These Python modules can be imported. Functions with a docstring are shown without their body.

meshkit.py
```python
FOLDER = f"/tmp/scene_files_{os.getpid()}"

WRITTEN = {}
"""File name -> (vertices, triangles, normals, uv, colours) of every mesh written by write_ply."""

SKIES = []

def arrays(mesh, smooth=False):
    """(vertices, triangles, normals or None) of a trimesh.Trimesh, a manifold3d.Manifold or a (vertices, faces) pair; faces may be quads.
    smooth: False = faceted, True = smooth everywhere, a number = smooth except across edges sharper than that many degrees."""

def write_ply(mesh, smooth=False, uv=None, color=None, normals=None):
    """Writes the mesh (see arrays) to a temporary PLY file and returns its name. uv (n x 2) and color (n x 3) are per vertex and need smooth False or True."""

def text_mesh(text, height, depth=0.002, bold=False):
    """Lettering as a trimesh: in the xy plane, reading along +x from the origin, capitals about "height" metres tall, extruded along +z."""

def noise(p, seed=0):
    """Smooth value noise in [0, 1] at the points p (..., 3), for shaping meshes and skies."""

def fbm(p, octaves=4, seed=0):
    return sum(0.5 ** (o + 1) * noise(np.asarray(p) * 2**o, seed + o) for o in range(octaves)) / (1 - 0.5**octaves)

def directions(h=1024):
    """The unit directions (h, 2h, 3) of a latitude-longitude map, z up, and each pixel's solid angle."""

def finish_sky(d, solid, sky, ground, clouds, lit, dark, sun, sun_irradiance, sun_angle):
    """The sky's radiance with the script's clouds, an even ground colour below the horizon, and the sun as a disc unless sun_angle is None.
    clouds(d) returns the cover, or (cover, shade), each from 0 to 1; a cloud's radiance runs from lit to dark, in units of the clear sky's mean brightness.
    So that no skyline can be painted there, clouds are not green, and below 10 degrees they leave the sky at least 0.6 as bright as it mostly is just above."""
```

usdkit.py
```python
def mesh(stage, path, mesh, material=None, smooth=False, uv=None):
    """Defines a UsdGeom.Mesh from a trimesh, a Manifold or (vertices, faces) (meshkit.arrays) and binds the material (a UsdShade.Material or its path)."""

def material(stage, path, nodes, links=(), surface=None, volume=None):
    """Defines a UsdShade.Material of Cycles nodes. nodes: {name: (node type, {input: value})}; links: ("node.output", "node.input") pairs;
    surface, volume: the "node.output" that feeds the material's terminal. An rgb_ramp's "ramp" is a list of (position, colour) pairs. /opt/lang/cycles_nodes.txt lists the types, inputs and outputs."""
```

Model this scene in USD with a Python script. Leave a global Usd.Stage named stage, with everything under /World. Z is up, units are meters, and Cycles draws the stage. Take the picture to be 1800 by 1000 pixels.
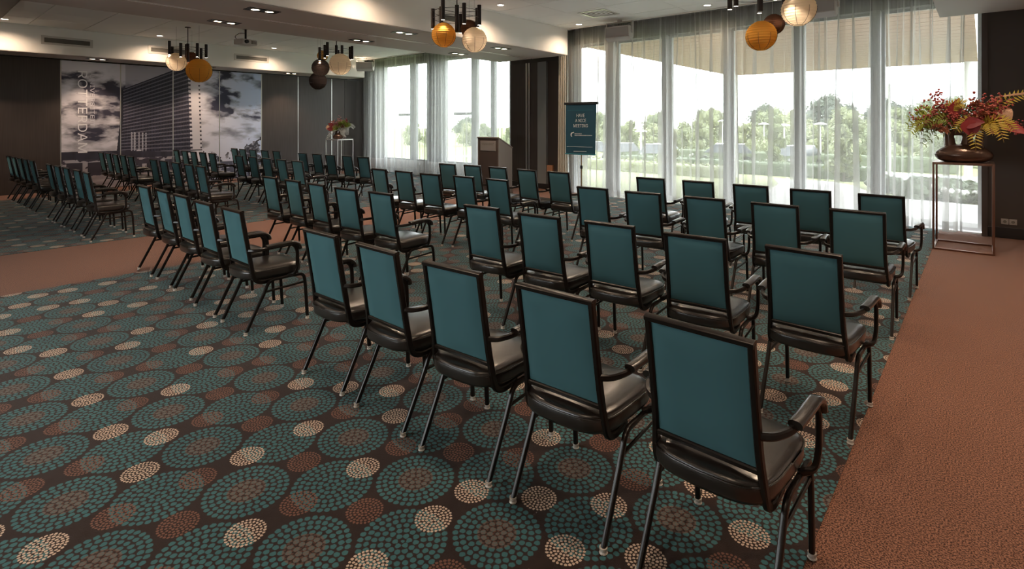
import math, random
import numpy as np, trimesh, shapely
import shapely.geometry as sg
import manifold3d as m3
import usdkit, meshkit
from pxr import Gf, Sdf, Usd, UsdGeom, UsdLux, UsdShade, Vt

random.seed(7)
RNG = np.random.default_rng(7)
PI = math.pi
stage = Usd.Stage.CreateInMemory()
UsdGeom.SetStageUpAxis(stage, 'Z')
UsdGeom.SetStageMetersPerUnit(stage, 1.0)
UsdGeom.Xform.Define(stage, '/World')
UsdGeom.Scope.Define(stage, '/World/Looks')

# ------------------------------------------------------------------ camera, sky, exposure
EYE = 1.61
YAW = 40.96
cam = UsdGeom.Camera.Define(stage, '/World/camera')
cam.AddTranslateOp().Set(Gf.Vec3d(0, 0, EYE))
cam.AddRotateXYZOp().Set(Gf.Vec3f(90, 0, YAW))
cam.CreateHorizontalApertureAttr(36.0)
cam.CreateVerticalApertureAttr(20.0)
cam.CreateFocalLengthAttr(36.0 * 952.2 / 1800)
cam.CreateVerticalApertureOffsetAttr(-36.0 * (500 - 218.8) / 1800)
cam.CreateClippingRangeAttr(Gf.Vec2f(0.05, 2000))
cam.CreateFStopAttr(0.0)
cam.CreateExposureAttr(0.5)
SKY = 1.9
dome = UsdLux.DomeLight.Define(stage, '/World/sky')
dome.CreateIntensityAttr(SKY)
dome.CreateColorAttr(Gf.Vec3f(0.93, 0.97, 1.0))
sun = UsdLux.DistantLight.Define(stage, '/World/sun')
sun.CreateIntensityAttr(10.0)
sun.CreateAngleAttr(0.6)
sun.CreateColorAttr(Gf.Vec3f(1.0, 0.95, 0.87))
sun.AddRotateXYZOp().Set(Gf.Vec3f(0, -38, 0))       # from the -x side, along the facade
K_BEAM, K_ROUND, K_CYL = 55.0, 60.0, 4.0      # lamp strengths
WARM = (1.0, 0.74, 0.52)


def spot(parent, name, loc, power, cone=45, soft=0.6, color=WARM, radius=0.03):
    l = UsdLux.SphereLight.Define(stage, parent + '/' + name)
    l.AddTranslateOp().Set(Gf.Vec3d(*map(float, loc)))
    l.CreateRadiusAttr(radius)
    l.CreateIntensityAttr(power / (4 * PI * PI * radius * radius))
    l.CreateColorAttr(Gf.Vec3f(*color))
    s = UsdLux.ShapingAPI.Apply(l.GetPrim())
    s.CreateShapingConeAngleAttr(cone)
    s.CreateShapingConeSoftnessAttr(soft)
    return l


# ------------------------------------------------------------------ scene helpers
taken = {}


def numbered(path):
    n = taken.get(path)
    taken[path] = 0 if n is None else n + 1
    return path if n is None else '%s_%03d' % (path, n + 1)


def keys(p, label=None, cat=None, group=None, kind=None):
    for k, v in (('label', label), ('category', cat), ('group', group), ('kind', kind)):
        if v:
            p.SetCustomDataByKey(k, v)
    return p


def path_of(parent):
    return '/World' if parent is None else str(parent.GetPath())


def obj(name, mesh, mat, parent=None, label=None, smooth=35):
    p = usdkit.mesh(stage, numbered(path_of(parent) + '/' + name), mesh, mat, smooth=smooth).GetPrim()
    return keys(p, label)


def thing(name, label, cat, loc=(0, 0, 0), rotz=0.0, group=None, kind=None):
    x = UsdGeom.Xform.Define(stage, numbered('/World/' + name))
    x.AddTranslateOp().Set(Gf.Vec3d(*map(float, loc)))
    x.AddRotateZOp().Set(float(rotz))
    return keys(x.GetPrim(), label, cat, group, kind)


def struct(name, loc=(0, 0, 0)):
    x = UsdGeom.Xform.Define(stage, numbered('/World/' + name))
    x.AddTranslateOp().Set(Gf.Vec3d(*map(float, loc)))
    return keys(x.GetPrim(), kind='structure')


def dup(src, label, loc, rotz=0.0, group=None):
    was = src.GetCustomData()
    base = str(src.GetPath())
    r = thing(base.split('/')[-1], label, was.get('category'), loc, rotz, group or was.get('group'))
    r.GetReferences().AddInternalReference(src.GetPath())
    r.SetInstanceable(True)
    return r


# ------------------------------------------------------------------ mesh helpers
def cat(ms):
    return trimesh.util.concatenate(ms)


def box(x0, x1, y0, y1, z0, z1):
    b = trimesh.creation.box([x1 - x0, y1 - y0, z1 - z0])
    b.apply_translation([(x0 + x1) / 2, (y0 + y1) / 2, (z0 + z1) / 2])
    return b


def rbox(x0, x1, y0, y1, z0, z1, r=0.004, n=2):
    """box with rounded edges"""
    r = min(r, (x1 - x0) / 2.01, (y1 - y0) / 2.01, (z1 - z0) / 2.01)
    pts = []
    s = m3.Manifold.sphere(r, 4 * n)
    parts = [s.translate([x, y, z]) for x in (x0 + r, x1 - r) for y in (y0 + r, y1 - r) for z in (z0 + r, z1 - r)]
    return tm(m3.Manifold.batch_hull(parts))


def tm(m):
    q = m.to_mesh()
    return trimesh.Trimesh(q.vert_properties[:, :3], q.tri_verts, process=False)


def cyl(p, q, r, n=12, r2=None):
    """solid cylinder or cone from p to q"""
    p, q = np.array(p, float), np.array(q, float)
    L = np.linalg.norm(q - p)
    c = tm(m3.Manifold.cylinder(L, r, r if r2 is None else r2, n))
    c.apply_transform(trimesh.geometry.align_vectors([0, 0, 1], (q - p) / L))
    c.apply_translation(p)
    return c


def fillet(pts, rad, n=5):
    """round the corners of a polyline"""
    pts = [np.array(p, float) for p in pts]
    out = [pts[0]]
    for a, b, c in zip(pts, pts[1:], pts[2:]):
        u, v = (a - b) / np.linalg.norm(a - b), (c - b) / np.linalg.norm(c - b)
        r = min(rad, 0.48 * np.linalg.norm(a - b), 0.48 * np.linalg.norm(c - b))
        for t in np.linspace(0, 1, n):
            out.append((1 - t) ** 2 * (b + u * r) + 2 * t * (1 - t) * b + t * t * (b + v * r))
    out.append(pts[-1])
    return np.array(out)


def sweep(pts, w, h, side, n=8, power=2.0, close=True):
    """tube along pts; profile is a superellipse, w along the 'side' vector and h across it. w, h may be arrays"""
    pts = np.array(pts, float)
    m = len(pts)
    w, h = np.broadcast_to(w, m), np.broadcast_to(h, m)
    tan = np.gradient(pts, axis=0)
    tan /= np.linalg.norm(tan, axis=1)[:, None]
    side = np.array(side, float)
    a = side[None] - tan * (tan @ side)[:, None]
    a /= np.linalg.norm(a, axis=1)[:, None]
    b = np.cross(tan, a)
    th = np.arange(n) / n * 2 * PI + PI / n
    cx = np.sign(np.cos(th)) * np.abs(np.cos(th)) ** (2 / power)
    cy = np.sign(np.sin(th)) * np.abs(np.sin(th)) ** (2 / power)
    V = pts[:, None] + a[:, None] * (cx * 0.5)[None, :, None] * w[:, None, None] + b[:, None] * (cy * 0.5)[None, :, None] * h[:, None, None]
    F = []
    for i in range(m - 1):
        for j in range(n):
            k = (j + 1) % n
            F += [[i * n + j, i * n + k, (i + 1) * n + k], [i * n + j, (i + 1) * n + k, (i + 1) * n + j]]
    V = V.reshape(-1, 3)
    V = np.vstack([V, pts[0], pts[-1]])
    for j in range(n):
        k = (j + 1) % n
        F += [[len(V) - 2, k, j], [len(V) - 1, (m - 1) * n + j, (m - 1) * n + k]]
    return trimesh.Trimesh(V, np.array(F), process=False)


def lathe(prof, n=24):
    """surface of revolution about z; prof: (r, z) from bottom to top"""
    prof = np.array(prof, float)
    th = np.arange(n) / n * 2 * PI
    V = np.stack([prof[:, 0][:, None] * np.cos(th), prof[:, 0][:, None] * np.sin(th), np.broadcast_to(prof[:, 1][:, None], (len(prof), n))], -1).reshape(-1, 3)
    F = []
    for i in range(len(prof) - 1):
        for j in range(n):
            k = (j + 1) % n
            F += [[i * n + j, i * n + k, (i + 1) * n + k], [i * n + j, (i + 1) * n + k, (i + 1) * n + j]]
    return trimesh.Trimesh(V, np.array(F), process=False)


def grid(V):
    """mesh of a (n, m, 3) array of points"""
    n, m = V.shape[:2]
    i, j = np.meshgrid(np.arange(n - 1), np.arange(m - 1), indexing='ij')
    a = (i * m + j).ravel()
    F = np.vstack([np.stack([a, a + m, a + m + 1], 1), np.stack([a, a + m + 1, a + 1], 1)])
    return trimesh.Trimesh(V.reshape(-1, 3), F, process=False)


def moved(m, t=(0, 0, 0), rx=0, ry=0, rz=0, s=None):
    m = m.copy()
    if s is not None:
        m.apply_scale(s)
    for a, ax in ((rx, [1, 0, 0]), (ry, [0, 1, 0]), (rz, [0, 0, 1])):
        if a:
            m.apply_transform(trimesh.transformations.rotation_matrix(a, ax))
    m.apply_translation(t)
    return m


# ------------------------------------------------------------------ materials
LK = '/World/Looks/'


def plain(name, color, rough=0.5, metal=0.0, bump=None, vary=None, **kw):
    """principled; vary = (scale, second colour); bump = (scale, strength)"""
    n = {'p': ('principled_bsdf', dict(base_color=color, roughness=rough, metallic=metal, **kw))}
    l = []
    if vary or bump:
        n['t'] = ('texture_coordinate', {})
    if vary:
        n['v'] = ('noise_texture', {'scale': vary[0], 'detail': 4.0})
        n['m'] = ('mix', {'color1': color, 'color2': vary[1]})
        l += [('t.object', 'v.vector'), ('v.fac', 'm.fac'), ('m.color', 'p.base_color')]
    if bump:
        n['b'] = ('noise_texture', {'scale': bump[0], 'detail': 3.0})
        n['u'] = ('bump', {'strength': bump[1], 'distance': 0.01})
        l += [('t.object', 'b.vector'), ('b.fac', 'u.height'), ('u.normal', 'p.normal')]
    return usdkit.material(stage, LK + name, n, l, surface='p.BSDF')


def glow(name, color, strength):
    return usdkit.material(stage, LK + name, {'e': ('emission', {'color': color, 'strength': strength})}, [], surface='e.emission')


M = {}
M['plaster'] = plain('plaster', (0.86, 0.83, 0.79), 0.7, bump=(60, 0.04))
M['tile'] = plain('ceiling_tile', (0.88, 0.87, 0.85), 0.85, bump=(220, 0.12))
M['tile2'] = plain('ceiling_tile_warm', (0.86, 0.845, 0.82), 0.85, bump=(220, 0.12))
M['seam'] = plain('seam', (0.10, 0.095, 0.09), 0.8)
M['taupe'] = plain('taupe_paint', (0.26, 0.235, 0.215), 0.7)
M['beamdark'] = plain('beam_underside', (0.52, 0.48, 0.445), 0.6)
M['darkwall'] = plain('dark_wall', (0.055, 0.043, 0.037), 0.55, bump=(90, 0.05), vary=(6, (0.047, 0.036, 0.031)))
M['lintel'] = plain('lintel', (0.16, 0.145, 0.13), 0.7)
M['base'] = plain('baseboard', (0.018, 0.016, 0.017), 0.4)
M['greywall'] = plain('grey_wall', (0.22, 0.225, 0.225), 0.6)
M['silver'] = plain('aluminium', (0.72, 0.70, 0.67), 0.32, 1.0)
M['alupaint'] = plain('pale_aluminium', (0.62, 0.58, 0.54), 0.4, 0.3)
M['black'] = plain('black_paint', (0.012, 0.011, 0.011), 0.4)
M['mullion'] = plain('mullion', (0.20, 0.195, 0.19), 0.45)
M['frame'] = plain('window_frame', (0.33, 0.34, 0.345), 0.4)
M['beige'] = plain('beige_drape', (0.62, 0.58, 0.50), 0.9, sheen_weight=0.3)
M['copper'] = plain('bronze_frame', (0.0095, 0.0062, 0.0052), 0.30, 0.2)
M['leather'] = plain('dark_leather', (0.0105, 0.0075, 0.0062), 0.28, bump=(260, 0.08), vary=(14, (0.015, 0.0105, 0.0085)), specular_ior_level=0.65, coat_weight=0.6, coat_roughness=0.22)
M['teal'] = plain('teal_velvet', (0.040, 0.122, 0.146), 0.85, vary=(5, (0.048, 0.140, 0.166)), bump=(300, 0.06), sheen_weight=0.45, sheen_roughness=0.45, sheen_tint=(0.30, 0.72, 0.85))
M['glide'] = plain('clear_glide', (0.55, 0.50, 0.45), 0.25)
M['board'] = plain('seat_board', (0.02, 0.016, 0.014), 0.6)
M['grille'] = plain('grille', (0.16, 0.15, 0.13), 0.6)
M['speaker'] = plain('speaker_box', (0.55, 0.52, 0.49), 0.55)
M['mesh'] = plain('speaker_mesh', (0.40, 0.375, 0.36), 0.6, bump=(700, 0.3))
M['lamp'] = glow('lamp_disc', (1.0, 0.80, 0.56), 9.0)
M['lampcold'] = glow('lamp_disc_white', (1.0, 0.93, 0.82), 7.0)
M['cyl'] = plain('dark_cylinder', (0.030, 0.021, 0.019), 0.4, 0.4)
M['white'] = plain('white_print', (0.80, 0.80, 0.78), 0.6)
M['banner'] = plain('banner_blue', (0.012, 0.075, 0.115), 0.6)
M['bannerband'] = plain('banner_band', (0.03, 0.20, 0.24), 0.6)
M['gold_edge'] = plain('sand_edge', (0.27, 0.215, 0.125), 0.5)
M['plate'] = plain('name_plate_metal', (0.30, 0.275, 0.26), 0.4, 0.3)
M['wood'] = plain('lectern_wood', (0.062, 0.045, 0.038), 0.45)
M['lectern_grey'] = plain('lectern_side', (0.155, 0.14, 0.13), 0.45)
M['bronze'] = plain('vase_bronze', (0.13, 0.068, 0.046), 0.25, 0.4, vary=(9, (0.06, 0.037, 0.028)))
M['standmetal'] = plain('stand_metal', (0.22, 0.12, 0.085), 0.32, 0.8)
M['standsteel'] = plain('stand_steel', (0.62, 0.58, 0.55), 0.3, 0.9)
M['socket'] = plain('socket', (0.35, 0.32, 0.30), 0.4)
M['orange_lit_box'] = plain('wall_box', (0.50, 0.24, 0.13), 0.5)  # warm orange lamplight is put into the colour of the box
M['brownwall'] = plain('brown_wall', (0.060, 0.043, 0.037), 0.5)


def paper(name, color, trans):
    return usdkit.material(stage, LK + name, {
        'd': ('diffuse_bsdf', {'color': color}), 't': ('translucent_bsdf', {'color': color}), 'm': ('mix_closure', {'fac': trans})},
        [('d.BSDF', 'm.closure1'), ('t.BSDF', 'm.closure2')], surface='m.closure')


M['paper_white'] = paper('paper_white', (0.82, 0.72, 0.58), 0.5)
M['paper_gold'] = paper('paper_gold', (0.74, 0.43, 0.10), 0.5)
M['paper_brown'] = paper('paper_brown', (0.17, 0.085, 0.055), 0.35)
M['paper_dark'] = paper('paper_dark', (0.10, 0.075, 0.068), 0.25)

# partition panels: dark stained, fine vertical grain
M['panel'] = usdkit.material(stage, LK + 'partition_panel', {
    't': ('texture_coordinate', {}), 'mp': ('mapping', {'scale': (30, 30, 0.7)}), 'n': ('noise_texture', {'scale': 3.0, 'detail': 5.0}),
    'c': ('rgb_ramp', {'ramp': [(0.3, (0.048, 0.036, 0.032)), (0.7, (0.066, 0.051, 0.045))]}), 'p': ('principled_bsdf', {'roughness': 0.42})},
    [('t.object', 'mp.vector'), ('mp.vector', 'n.vector'), ('n.fac', 'c.fac'), ('c.color', 'p.base_color')], surface='p.BSDF')

# window glass: clear with a fresnel sheen
M['glass'] = usdkit.material(stage, LK + 'window_glass', {
    'f': ('fresnel', {'IOR': 1.45}), 't': ('transparent_bsdf', {'color': (0.94, 0.96, 0.95)}), 'g': ('glossy_bsdf', {'color': (1, 1, 1), 'roughness': 0.02}), 'm': ('mix_closure', {}),
    'geo': ('geometry', {}), 'o': ('math', {'math_type': 'subtract', 'value1': 1.0}), 'k': ('math', {'math_type': 'multiply'})},
    [('geo.backfacing', 'o.value2'), ('f.fac', 'k.value1'), ('o.value', 'k.value2'), ('k.value', 'm.fac'), ('t.BSDF', 'm.closure1'), ('g.BSDF', 'm.closure2')], surface='m.closure')


def sheer(name, color, t0):
    """open weave: the share of light that passes falls with the slant at which the cloth is crossed"""
    return usdkit.material(stage, LK + name, {
        'lw': ('layer_weight', {'blend': 0.5}),
        'c': ('math', {'math_type': 'subtract', 'value1': 1.0}),
        'cm': ('math', {'math_type': 'maximum', 'value2': 0.10}),
        'inv': ('math', {'math_type': 'divide', 'value1': 1.0}),
        'T': ('math', {'math_type': 'power', 'value1': t0}),
        'd': ('diffuse_bsdf', {'color': tuple(0.45 * c for c in color)}), 'tl': ('translucent_bsdf', {'color': color}), 'dm': ('mix_closure', {'fac': 0.55}),
        'tr': ('transparent_bsdf', {'color': (1, 1, 1)}), 'm': ('mix_closure', {})},
        [('lw.facing', 'c.value2'), ('c.value', 'cm.value1'), ('cm.value', 'inv.value2'), ('inv.value', 'T.value2'),
         ('d.BSDF', 'dm.closure1'), ('tl.BSDF', 'dm.closure2'), ('T.value', 'm.fac'), ('dm.closure', 'm.closure1'), ('tr.BSDF', 'm.closure2')], surface='m.closure')


M['sheer'] = sheer('sheer_cloth', (0.74, 0.73, 0.705), 0.62)
M['sheer2'] = sheer('sheer_cloth_far', (0.74, 0.74, 0.73), 0.66)

# ------------------------------------------------------------------ carpets (node graphs in world metres)
class G:
    """tiny builder for chains of math nodes"""
    def __init__(self):
        self.n, self.l, self.k = {}, [], 0

    def node(self, kind, links=(), **inp):
        self.k += 1
        name = 'n%d' % self.k
        self.n[name] = (kind, inp)
        for sock, src in links:
            self.l.append((src, name + '.' + sock))
        return name

    def m(self, op, a, b=None, c=None):
        inp, links = {'math_type': op}, []
        for i, x in enumerate((a, b, c)):
            if x is None:
                continue
            if isinstance(x, str):
                links.append(('value%d' % (i + 1), x))
            else:
                inp['value%d' % (i + 1)] = float(x)
        return self.node('math', links, **inp) + '.value'

    def mix(self, f, a, b):
        inp, links = {}, []
        for s, x in (('fac', f), ('color1', a), ('color2', b)):
            if isinstance(x, str):
                links.append((s, x))
            else:
                inp[s] = x
        return self.node('mix', links, **inp) + '.color'

    def sel(self, f, a, b):
        """a where f = 0, b where f = 1 (numbers)"""
        return self.m('add', a, self.m('multiply', f, self.m('subtract', b, a)))

    def near(self, x, x0, p):
        """signed distance to the nearest of x0 + k p, and k"""
        q = self.m('divide', self.m('subtract', x, x0), p)
        k = self.m('round', q)
        return self.m('multiply', self.m('subtract', q, k), p), k


def dots(g, x, y, pitch, rd, rmax, soft):
    """rings of dots about the origin; returns (mask, r)"""
    r = g.m('sqrt', g.m('add', g.m('multiply', x, x), g.m('multiply', y, y)))
    k = g.m('round', g.m('divide', r, pitch))
    nk = g.m('maximum', g.m('round', g.m('multiply', k, 5.8)), 1.0)
    a = g.m('add', g.m('divide', g.m('arctan2', y, x), 2 * PI), g.m('multiply', k, 0.37))
    fa = g.m('multiply', a, nk)
    fa = g.m('subtract', g.m('fraction', g.m('add', fa, 50.5)), 0.5)
    td = g.m('multiply', g.m('divide', fa, nk), g.m('multiply', r, 2 * PI))
    rd_ = g.m('subtract', r, g.m('multiply', k, pitch))
    d = g.m('sqrt', g.m('add', g.m('multiply', td, td), g.m('multiply', rd_, rd_)))
    mask = g.m('subtract', 1.0, g.node('map_range', [('value', d)], range_type='smoothstep', from_min=rd - soft, from_max=rd + soft, clamp=True) + '.result')
    inside = g.m('less_than', k, rmax / pitch + 0.5)
    return g.m('multiply', mask, inside), r


def patterned():
    g = G()
    geo = g.node('geometry')
    sep = g.node('separate_xyz', [('vector', geo + '.position')])
    X, Y = sep + '.x', sep + '.y'
    warp = g.node('noise_texture', [('vector', geo + '.position')], scale=90.0, detail=1.0)
    ws = g.node('separate_color', [('color', warp + '.color')])
    X = g.m('add', X, g.m('multiply', g.m('subtract', ws + '.r', 0.5), 0.007))
    Y = g.m('add', Y, g.m('multiply', g.m('subtract', ws + '.g', 0.5), 0.007))
    px, py, ax, ay = 0.5, 0.5355, -1.940, 1.568
    xa, ka = g.near(X, ax, px)
    ya, ja = g.near(Y, ay, py)
    xb, kb = g.near(X, ax + px / 2, px)
    yb, jb = g.near(Y, ay + py / 2, py)
    # large discs: the nearer of the two lattices
    colB = g.m('less_than', g.m('absolute', xb), g.m('absolute', xa))
    ra = g.m('add', g.m('multiply', xa, xa), g.m('multiply', ya, ya))
    rb = g.m('add', g.m('multiply', xb, xb), g.m('multiply', yb, yb))
    isB = g.m('less_than', rb, ra)
    lx, ly = g.sel(isB, xa, xb), g.sel(isB, ya, yb)
    big, rbig = dots(g, lx, ly, 0.0272, 0.0116, 0.150, 0.0022)
    # small discs: in column A every half period, in column B above and below each large disc
    yh, jh = g.near(Y, ay, py / 2)
    s = g.m('sign', yb)
    yv = g.m('subtract', g.m('absolute', yb), 0.158)
    sx, sy = g.sel(colB, xa, xb), g.sel(colB, yh, yv)
    small, rs = dots(g, sx, sy, 0.0142, 0.0056, 0.0725, 0.0012)
    # which colour a small disc has: a hash of its cell
    cell = g.node('combine_xyz', [('x', g.sel(colB, ka, g.m('add', kb, 0.5))), ('y', g.sel(colB, jh, g.m('add', g.m('multiply', jb, 2.0), g.m('multiply', s, 0.25)))), ('z', colB)])
    hs = g.node('white_noise_texture', [('vector', cell + '.vector')], dimensions='3D') + '.value'
    cream = g.m('greater_than', hs, 0.58)
    odd = g.m('absolute', g.m('modulo', jh, 2.0))                      # column A: even = centre of a large disc
    centre = g.m('multiply', g.m('subtract', 1.0, colB), g.m('subtract', 1.0, odd))
    cream = g.m('multiply', cream, g.m('subtract', 1.0, centre))
    # colours
    v = g.node('noise_texture', [('vector', geo + '.position')], scale=2.2, detail=2.0) + '.fac'
    fine = g.node('noise_texture', [('vector', geo + '.position')], scale=420.0, detail=2.0) + '.fac'
    ground = g.mix(fine, (0.013, 0.0062, 0.0048), (0.034, 0.0155, 0.0115))
    teal = g.mix(v, (0.034, 0.128, 0.148), (0.058, 0.180, 0.192))
    teal = g.mix(g.m('multiply', fine, 0.35), teal, (0.035, 0.085, 0.09))
    inner = g.m('less_than', rs, 0.078)
    grey = g.m('multiply', g.m('multiply', inner, centre), 0.62)
    teal = g.mix(grey, teal, (0.145, 0.105, 0.085))
    col = g.mix(big, ground, teal)
    brown = g.mix(cream, (0.190, 0.086, 0.058), (0.64, 0.49, 0.385))
    col = g.mix(g.m('multiply', small, g.m('subtract', 0.94, g.m('multiply', centre, 0.55))), col, brown)
    bp = g.node('bump', [('height', fine)], strength=0.35, distance=0.004)
    p = g.node('principled_bsdf', [('base_color', col), ('normal', bp + '.normal')], roughness=0.92, sheen_weight=0.12, specular_ior_level=0.25)
    return usdkit.material(stage, LK + 'patterned_carpet', g.n, g.l, surface=p + '.BSDF')


M['carpet'] = patterned()


def plain_carpet():
    g = G()
    geo = g.node('geometry')
    a = g.node('noise_texture', [('vector', geo + '.position')], scale=150.0, detail=2.5, roughness=0.65) + '.fac'
    b = g.node('noise_texture', [('vector', geo + '.position')], scale=1.3, detail=4.0) + '.fac'
    loop = g.node('map_range', [('value', a)], from_min=0.575, from_max=0.425, clamp=True) + '.result'
    col = g.mix(loop, (0.330, 0.158, 0.102), (0.036, 0.0125, 0.0075))
    col = g.mix(g.m('multiply', b, 0.20), col, (0.10, 0.043, 0.028))
    bp = g.node('bump', [('height', g.m('subtract', 1.0, loop))], strength=0.08, distance=0.003)
    p = g.node('principled_bsdf', [('base_color', col), ('normal', bp + '.normal')], roughness=0.95, sheen_weight=0.1, specular_ior_level=0.2)
    return usdkit.material(stage, LK + 'plain_carpet', g.n, g.l, surface=p + '.BSDF')


M['carpet_plain'] = plain_carpet()

# ------------------------------------------------------------------ the setting
XB0, XB1N, XB1F, XB2N, XP = -0.475, -7.15, -9.24, -15.77, -16.77   # beam faces and the far partition
ZB, ZC = 3.19, 3.79                                                # under the beams, under the ceiling
fl = struct('floor')
obj('carpet_plain', box(-17.3, 2.2, -3.0, 10.62, -0.06, 0.0), M['carpet_plain'], fl, 'plain rust-brown loop carpet')
obj('carpet_plain', box(-17.3, -7.45, 10.62, 11.62, -0.06, 0.0), M['carpet_plain'], fl)
obj('patterned_carpet', box(-6.94, -0.49, -3.0, 10.6, -0.02, 0.004), M['carpet'], fl, 'dark brown carpet with dotted teal, cream and brown discs')
obj('patterned_carpet', box(-15.6, -9.09, -3.0, 11.3, -0.02, 0.004), M['carpet'], fl, 'dark brown carpet with dotted teal, cream and brown discs')

ce = struct('ceiling')
obj('ceiling_slab', box(-17.4, 2.3, -3.1, 11.7, 3.83, 4.02), M['seam'], ce)
YS = 9.64
for xa, xb, yend, gx in ((XB1N, XB0, 10.17, 0.006), (XB2N, XB1F, 10.56, 0.004)):
    ys = [1.52] + [YS - 0.955 * k for k in range(8, -1, -1)] + [yend]
    ys = [y for y in ys if y < yend - 0.05 or y == yend]
    ys = sorted(set(round(y, 4) for y in ys))
    nx = 7
    xs = [xa] + [xa + 0.11 + 0.92 * k for k in range(nx)] + [xb]
    xs = [x for x in xs if x <= xb + 1e-6]
    for x0, x1 in zip(xs, xs[1:]):
        if x1 - x0 < 0.02:
            continue
        for y0, y1 in zip(ys, ys[1:]):
            if y1 - y0 < 0.05:
                continue
            t = box(x0 + gx / 2, x1 - gx / 2, y0 + 0.007, y1 - 0.007, ZC + random.uniform(0, 0.002), ZC + 0.02)
            obj('ceiling_tile', t, M['tile'] if random.random() < 0.6 else M['tile2'], ce, smooth=False)
    obj('bulkhead', box(xa, xb, -3.0, 1.51, ZC - 0.012, ZC + 0.03), M['taupe'], ce)
    obj('edge_trim', box(xa, xb, yend - 0.012, yend + 0.02, ZC - 0.02, ZC + 0.04), M['plaster'], ce)

# square air diffuser in the near ceiling
av = thing('air_vent', 'square white air diffuser flush in the near ceiling by the curtains', 'vent', (-5.67, 9.12, ZC))
fr = sg.box(-0.3, -0.3, 0.3, 0.3).difference(sg.box(-0.25, -0.25, 0.25, 0.25))
obj('frame', moved(trimesh.creation.extrude_polygon(fr, 0.012), (0, 0, -0.012)), M['silver'], av)
for i, s in enumerate((0.20, 0.13, 0.06)):
    ring = sg.box(-s, -s, s, s).difference(sg.box(-s + 0.025, -s + 0.025, s - 0.025, s - 0.025))
    obj('louvre', moved(trimesh.creation.extrude_polygon(ring, 0.006), (0, 0, -0.010 + 0.002 * i)), M['tile'], av)
obj('plate', box(-0.25, 0.25, -0.25, 0.25, -0.004, 0.0), M['taupe'], av)

# beams
bm = struct('trim_1')
keys(bm)
for nm, xa, xb, ya, yb in (('beam', XB1F, XB1N, -3.0, 10.17), ('beam', -17.35, XB2N, -3.0, 10.56), ('beam', XB0, 2.2, -3.0, 10.20)):
    # side boards in pale plaster, underside a little darker
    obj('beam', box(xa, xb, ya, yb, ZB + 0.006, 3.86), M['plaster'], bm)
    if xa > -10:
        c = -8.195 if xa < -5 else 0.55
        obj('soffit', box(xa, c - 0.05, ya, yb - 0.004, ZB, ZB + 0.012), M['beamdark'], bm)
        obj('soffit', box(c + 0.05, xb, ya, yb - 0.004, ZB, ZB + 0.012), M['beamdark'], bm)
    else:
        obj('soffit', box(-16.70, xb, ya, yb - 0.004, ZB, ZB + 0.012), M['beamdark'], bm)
# partition track in the soffit of the middle beam
tr = struct('trim_2')
obj('track_channel', box(-8.245, -8.145, -3.0, 10.16, ZB + 0.0075, ZB + 0.02), M['black'], tr)
for s in (-1, 1):
    obj('track_rail', box(-8.195 + s * 0.044 - 0.006, -8.195 + s * 0.044 + 0.006, -3.0, 10.16, ZB - 0.004, ZB + 0.01), M['beamdark'], tr)
for y0, y1 in ((2.72, 3.68), (5.56, 6.89), (7.08, 9.27)):
    obj('track_cover', box(-8.230, -8.160, y0, y1, ZB - 0.003, ZB + 0.008), M['alupaint'], tr)

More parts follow.
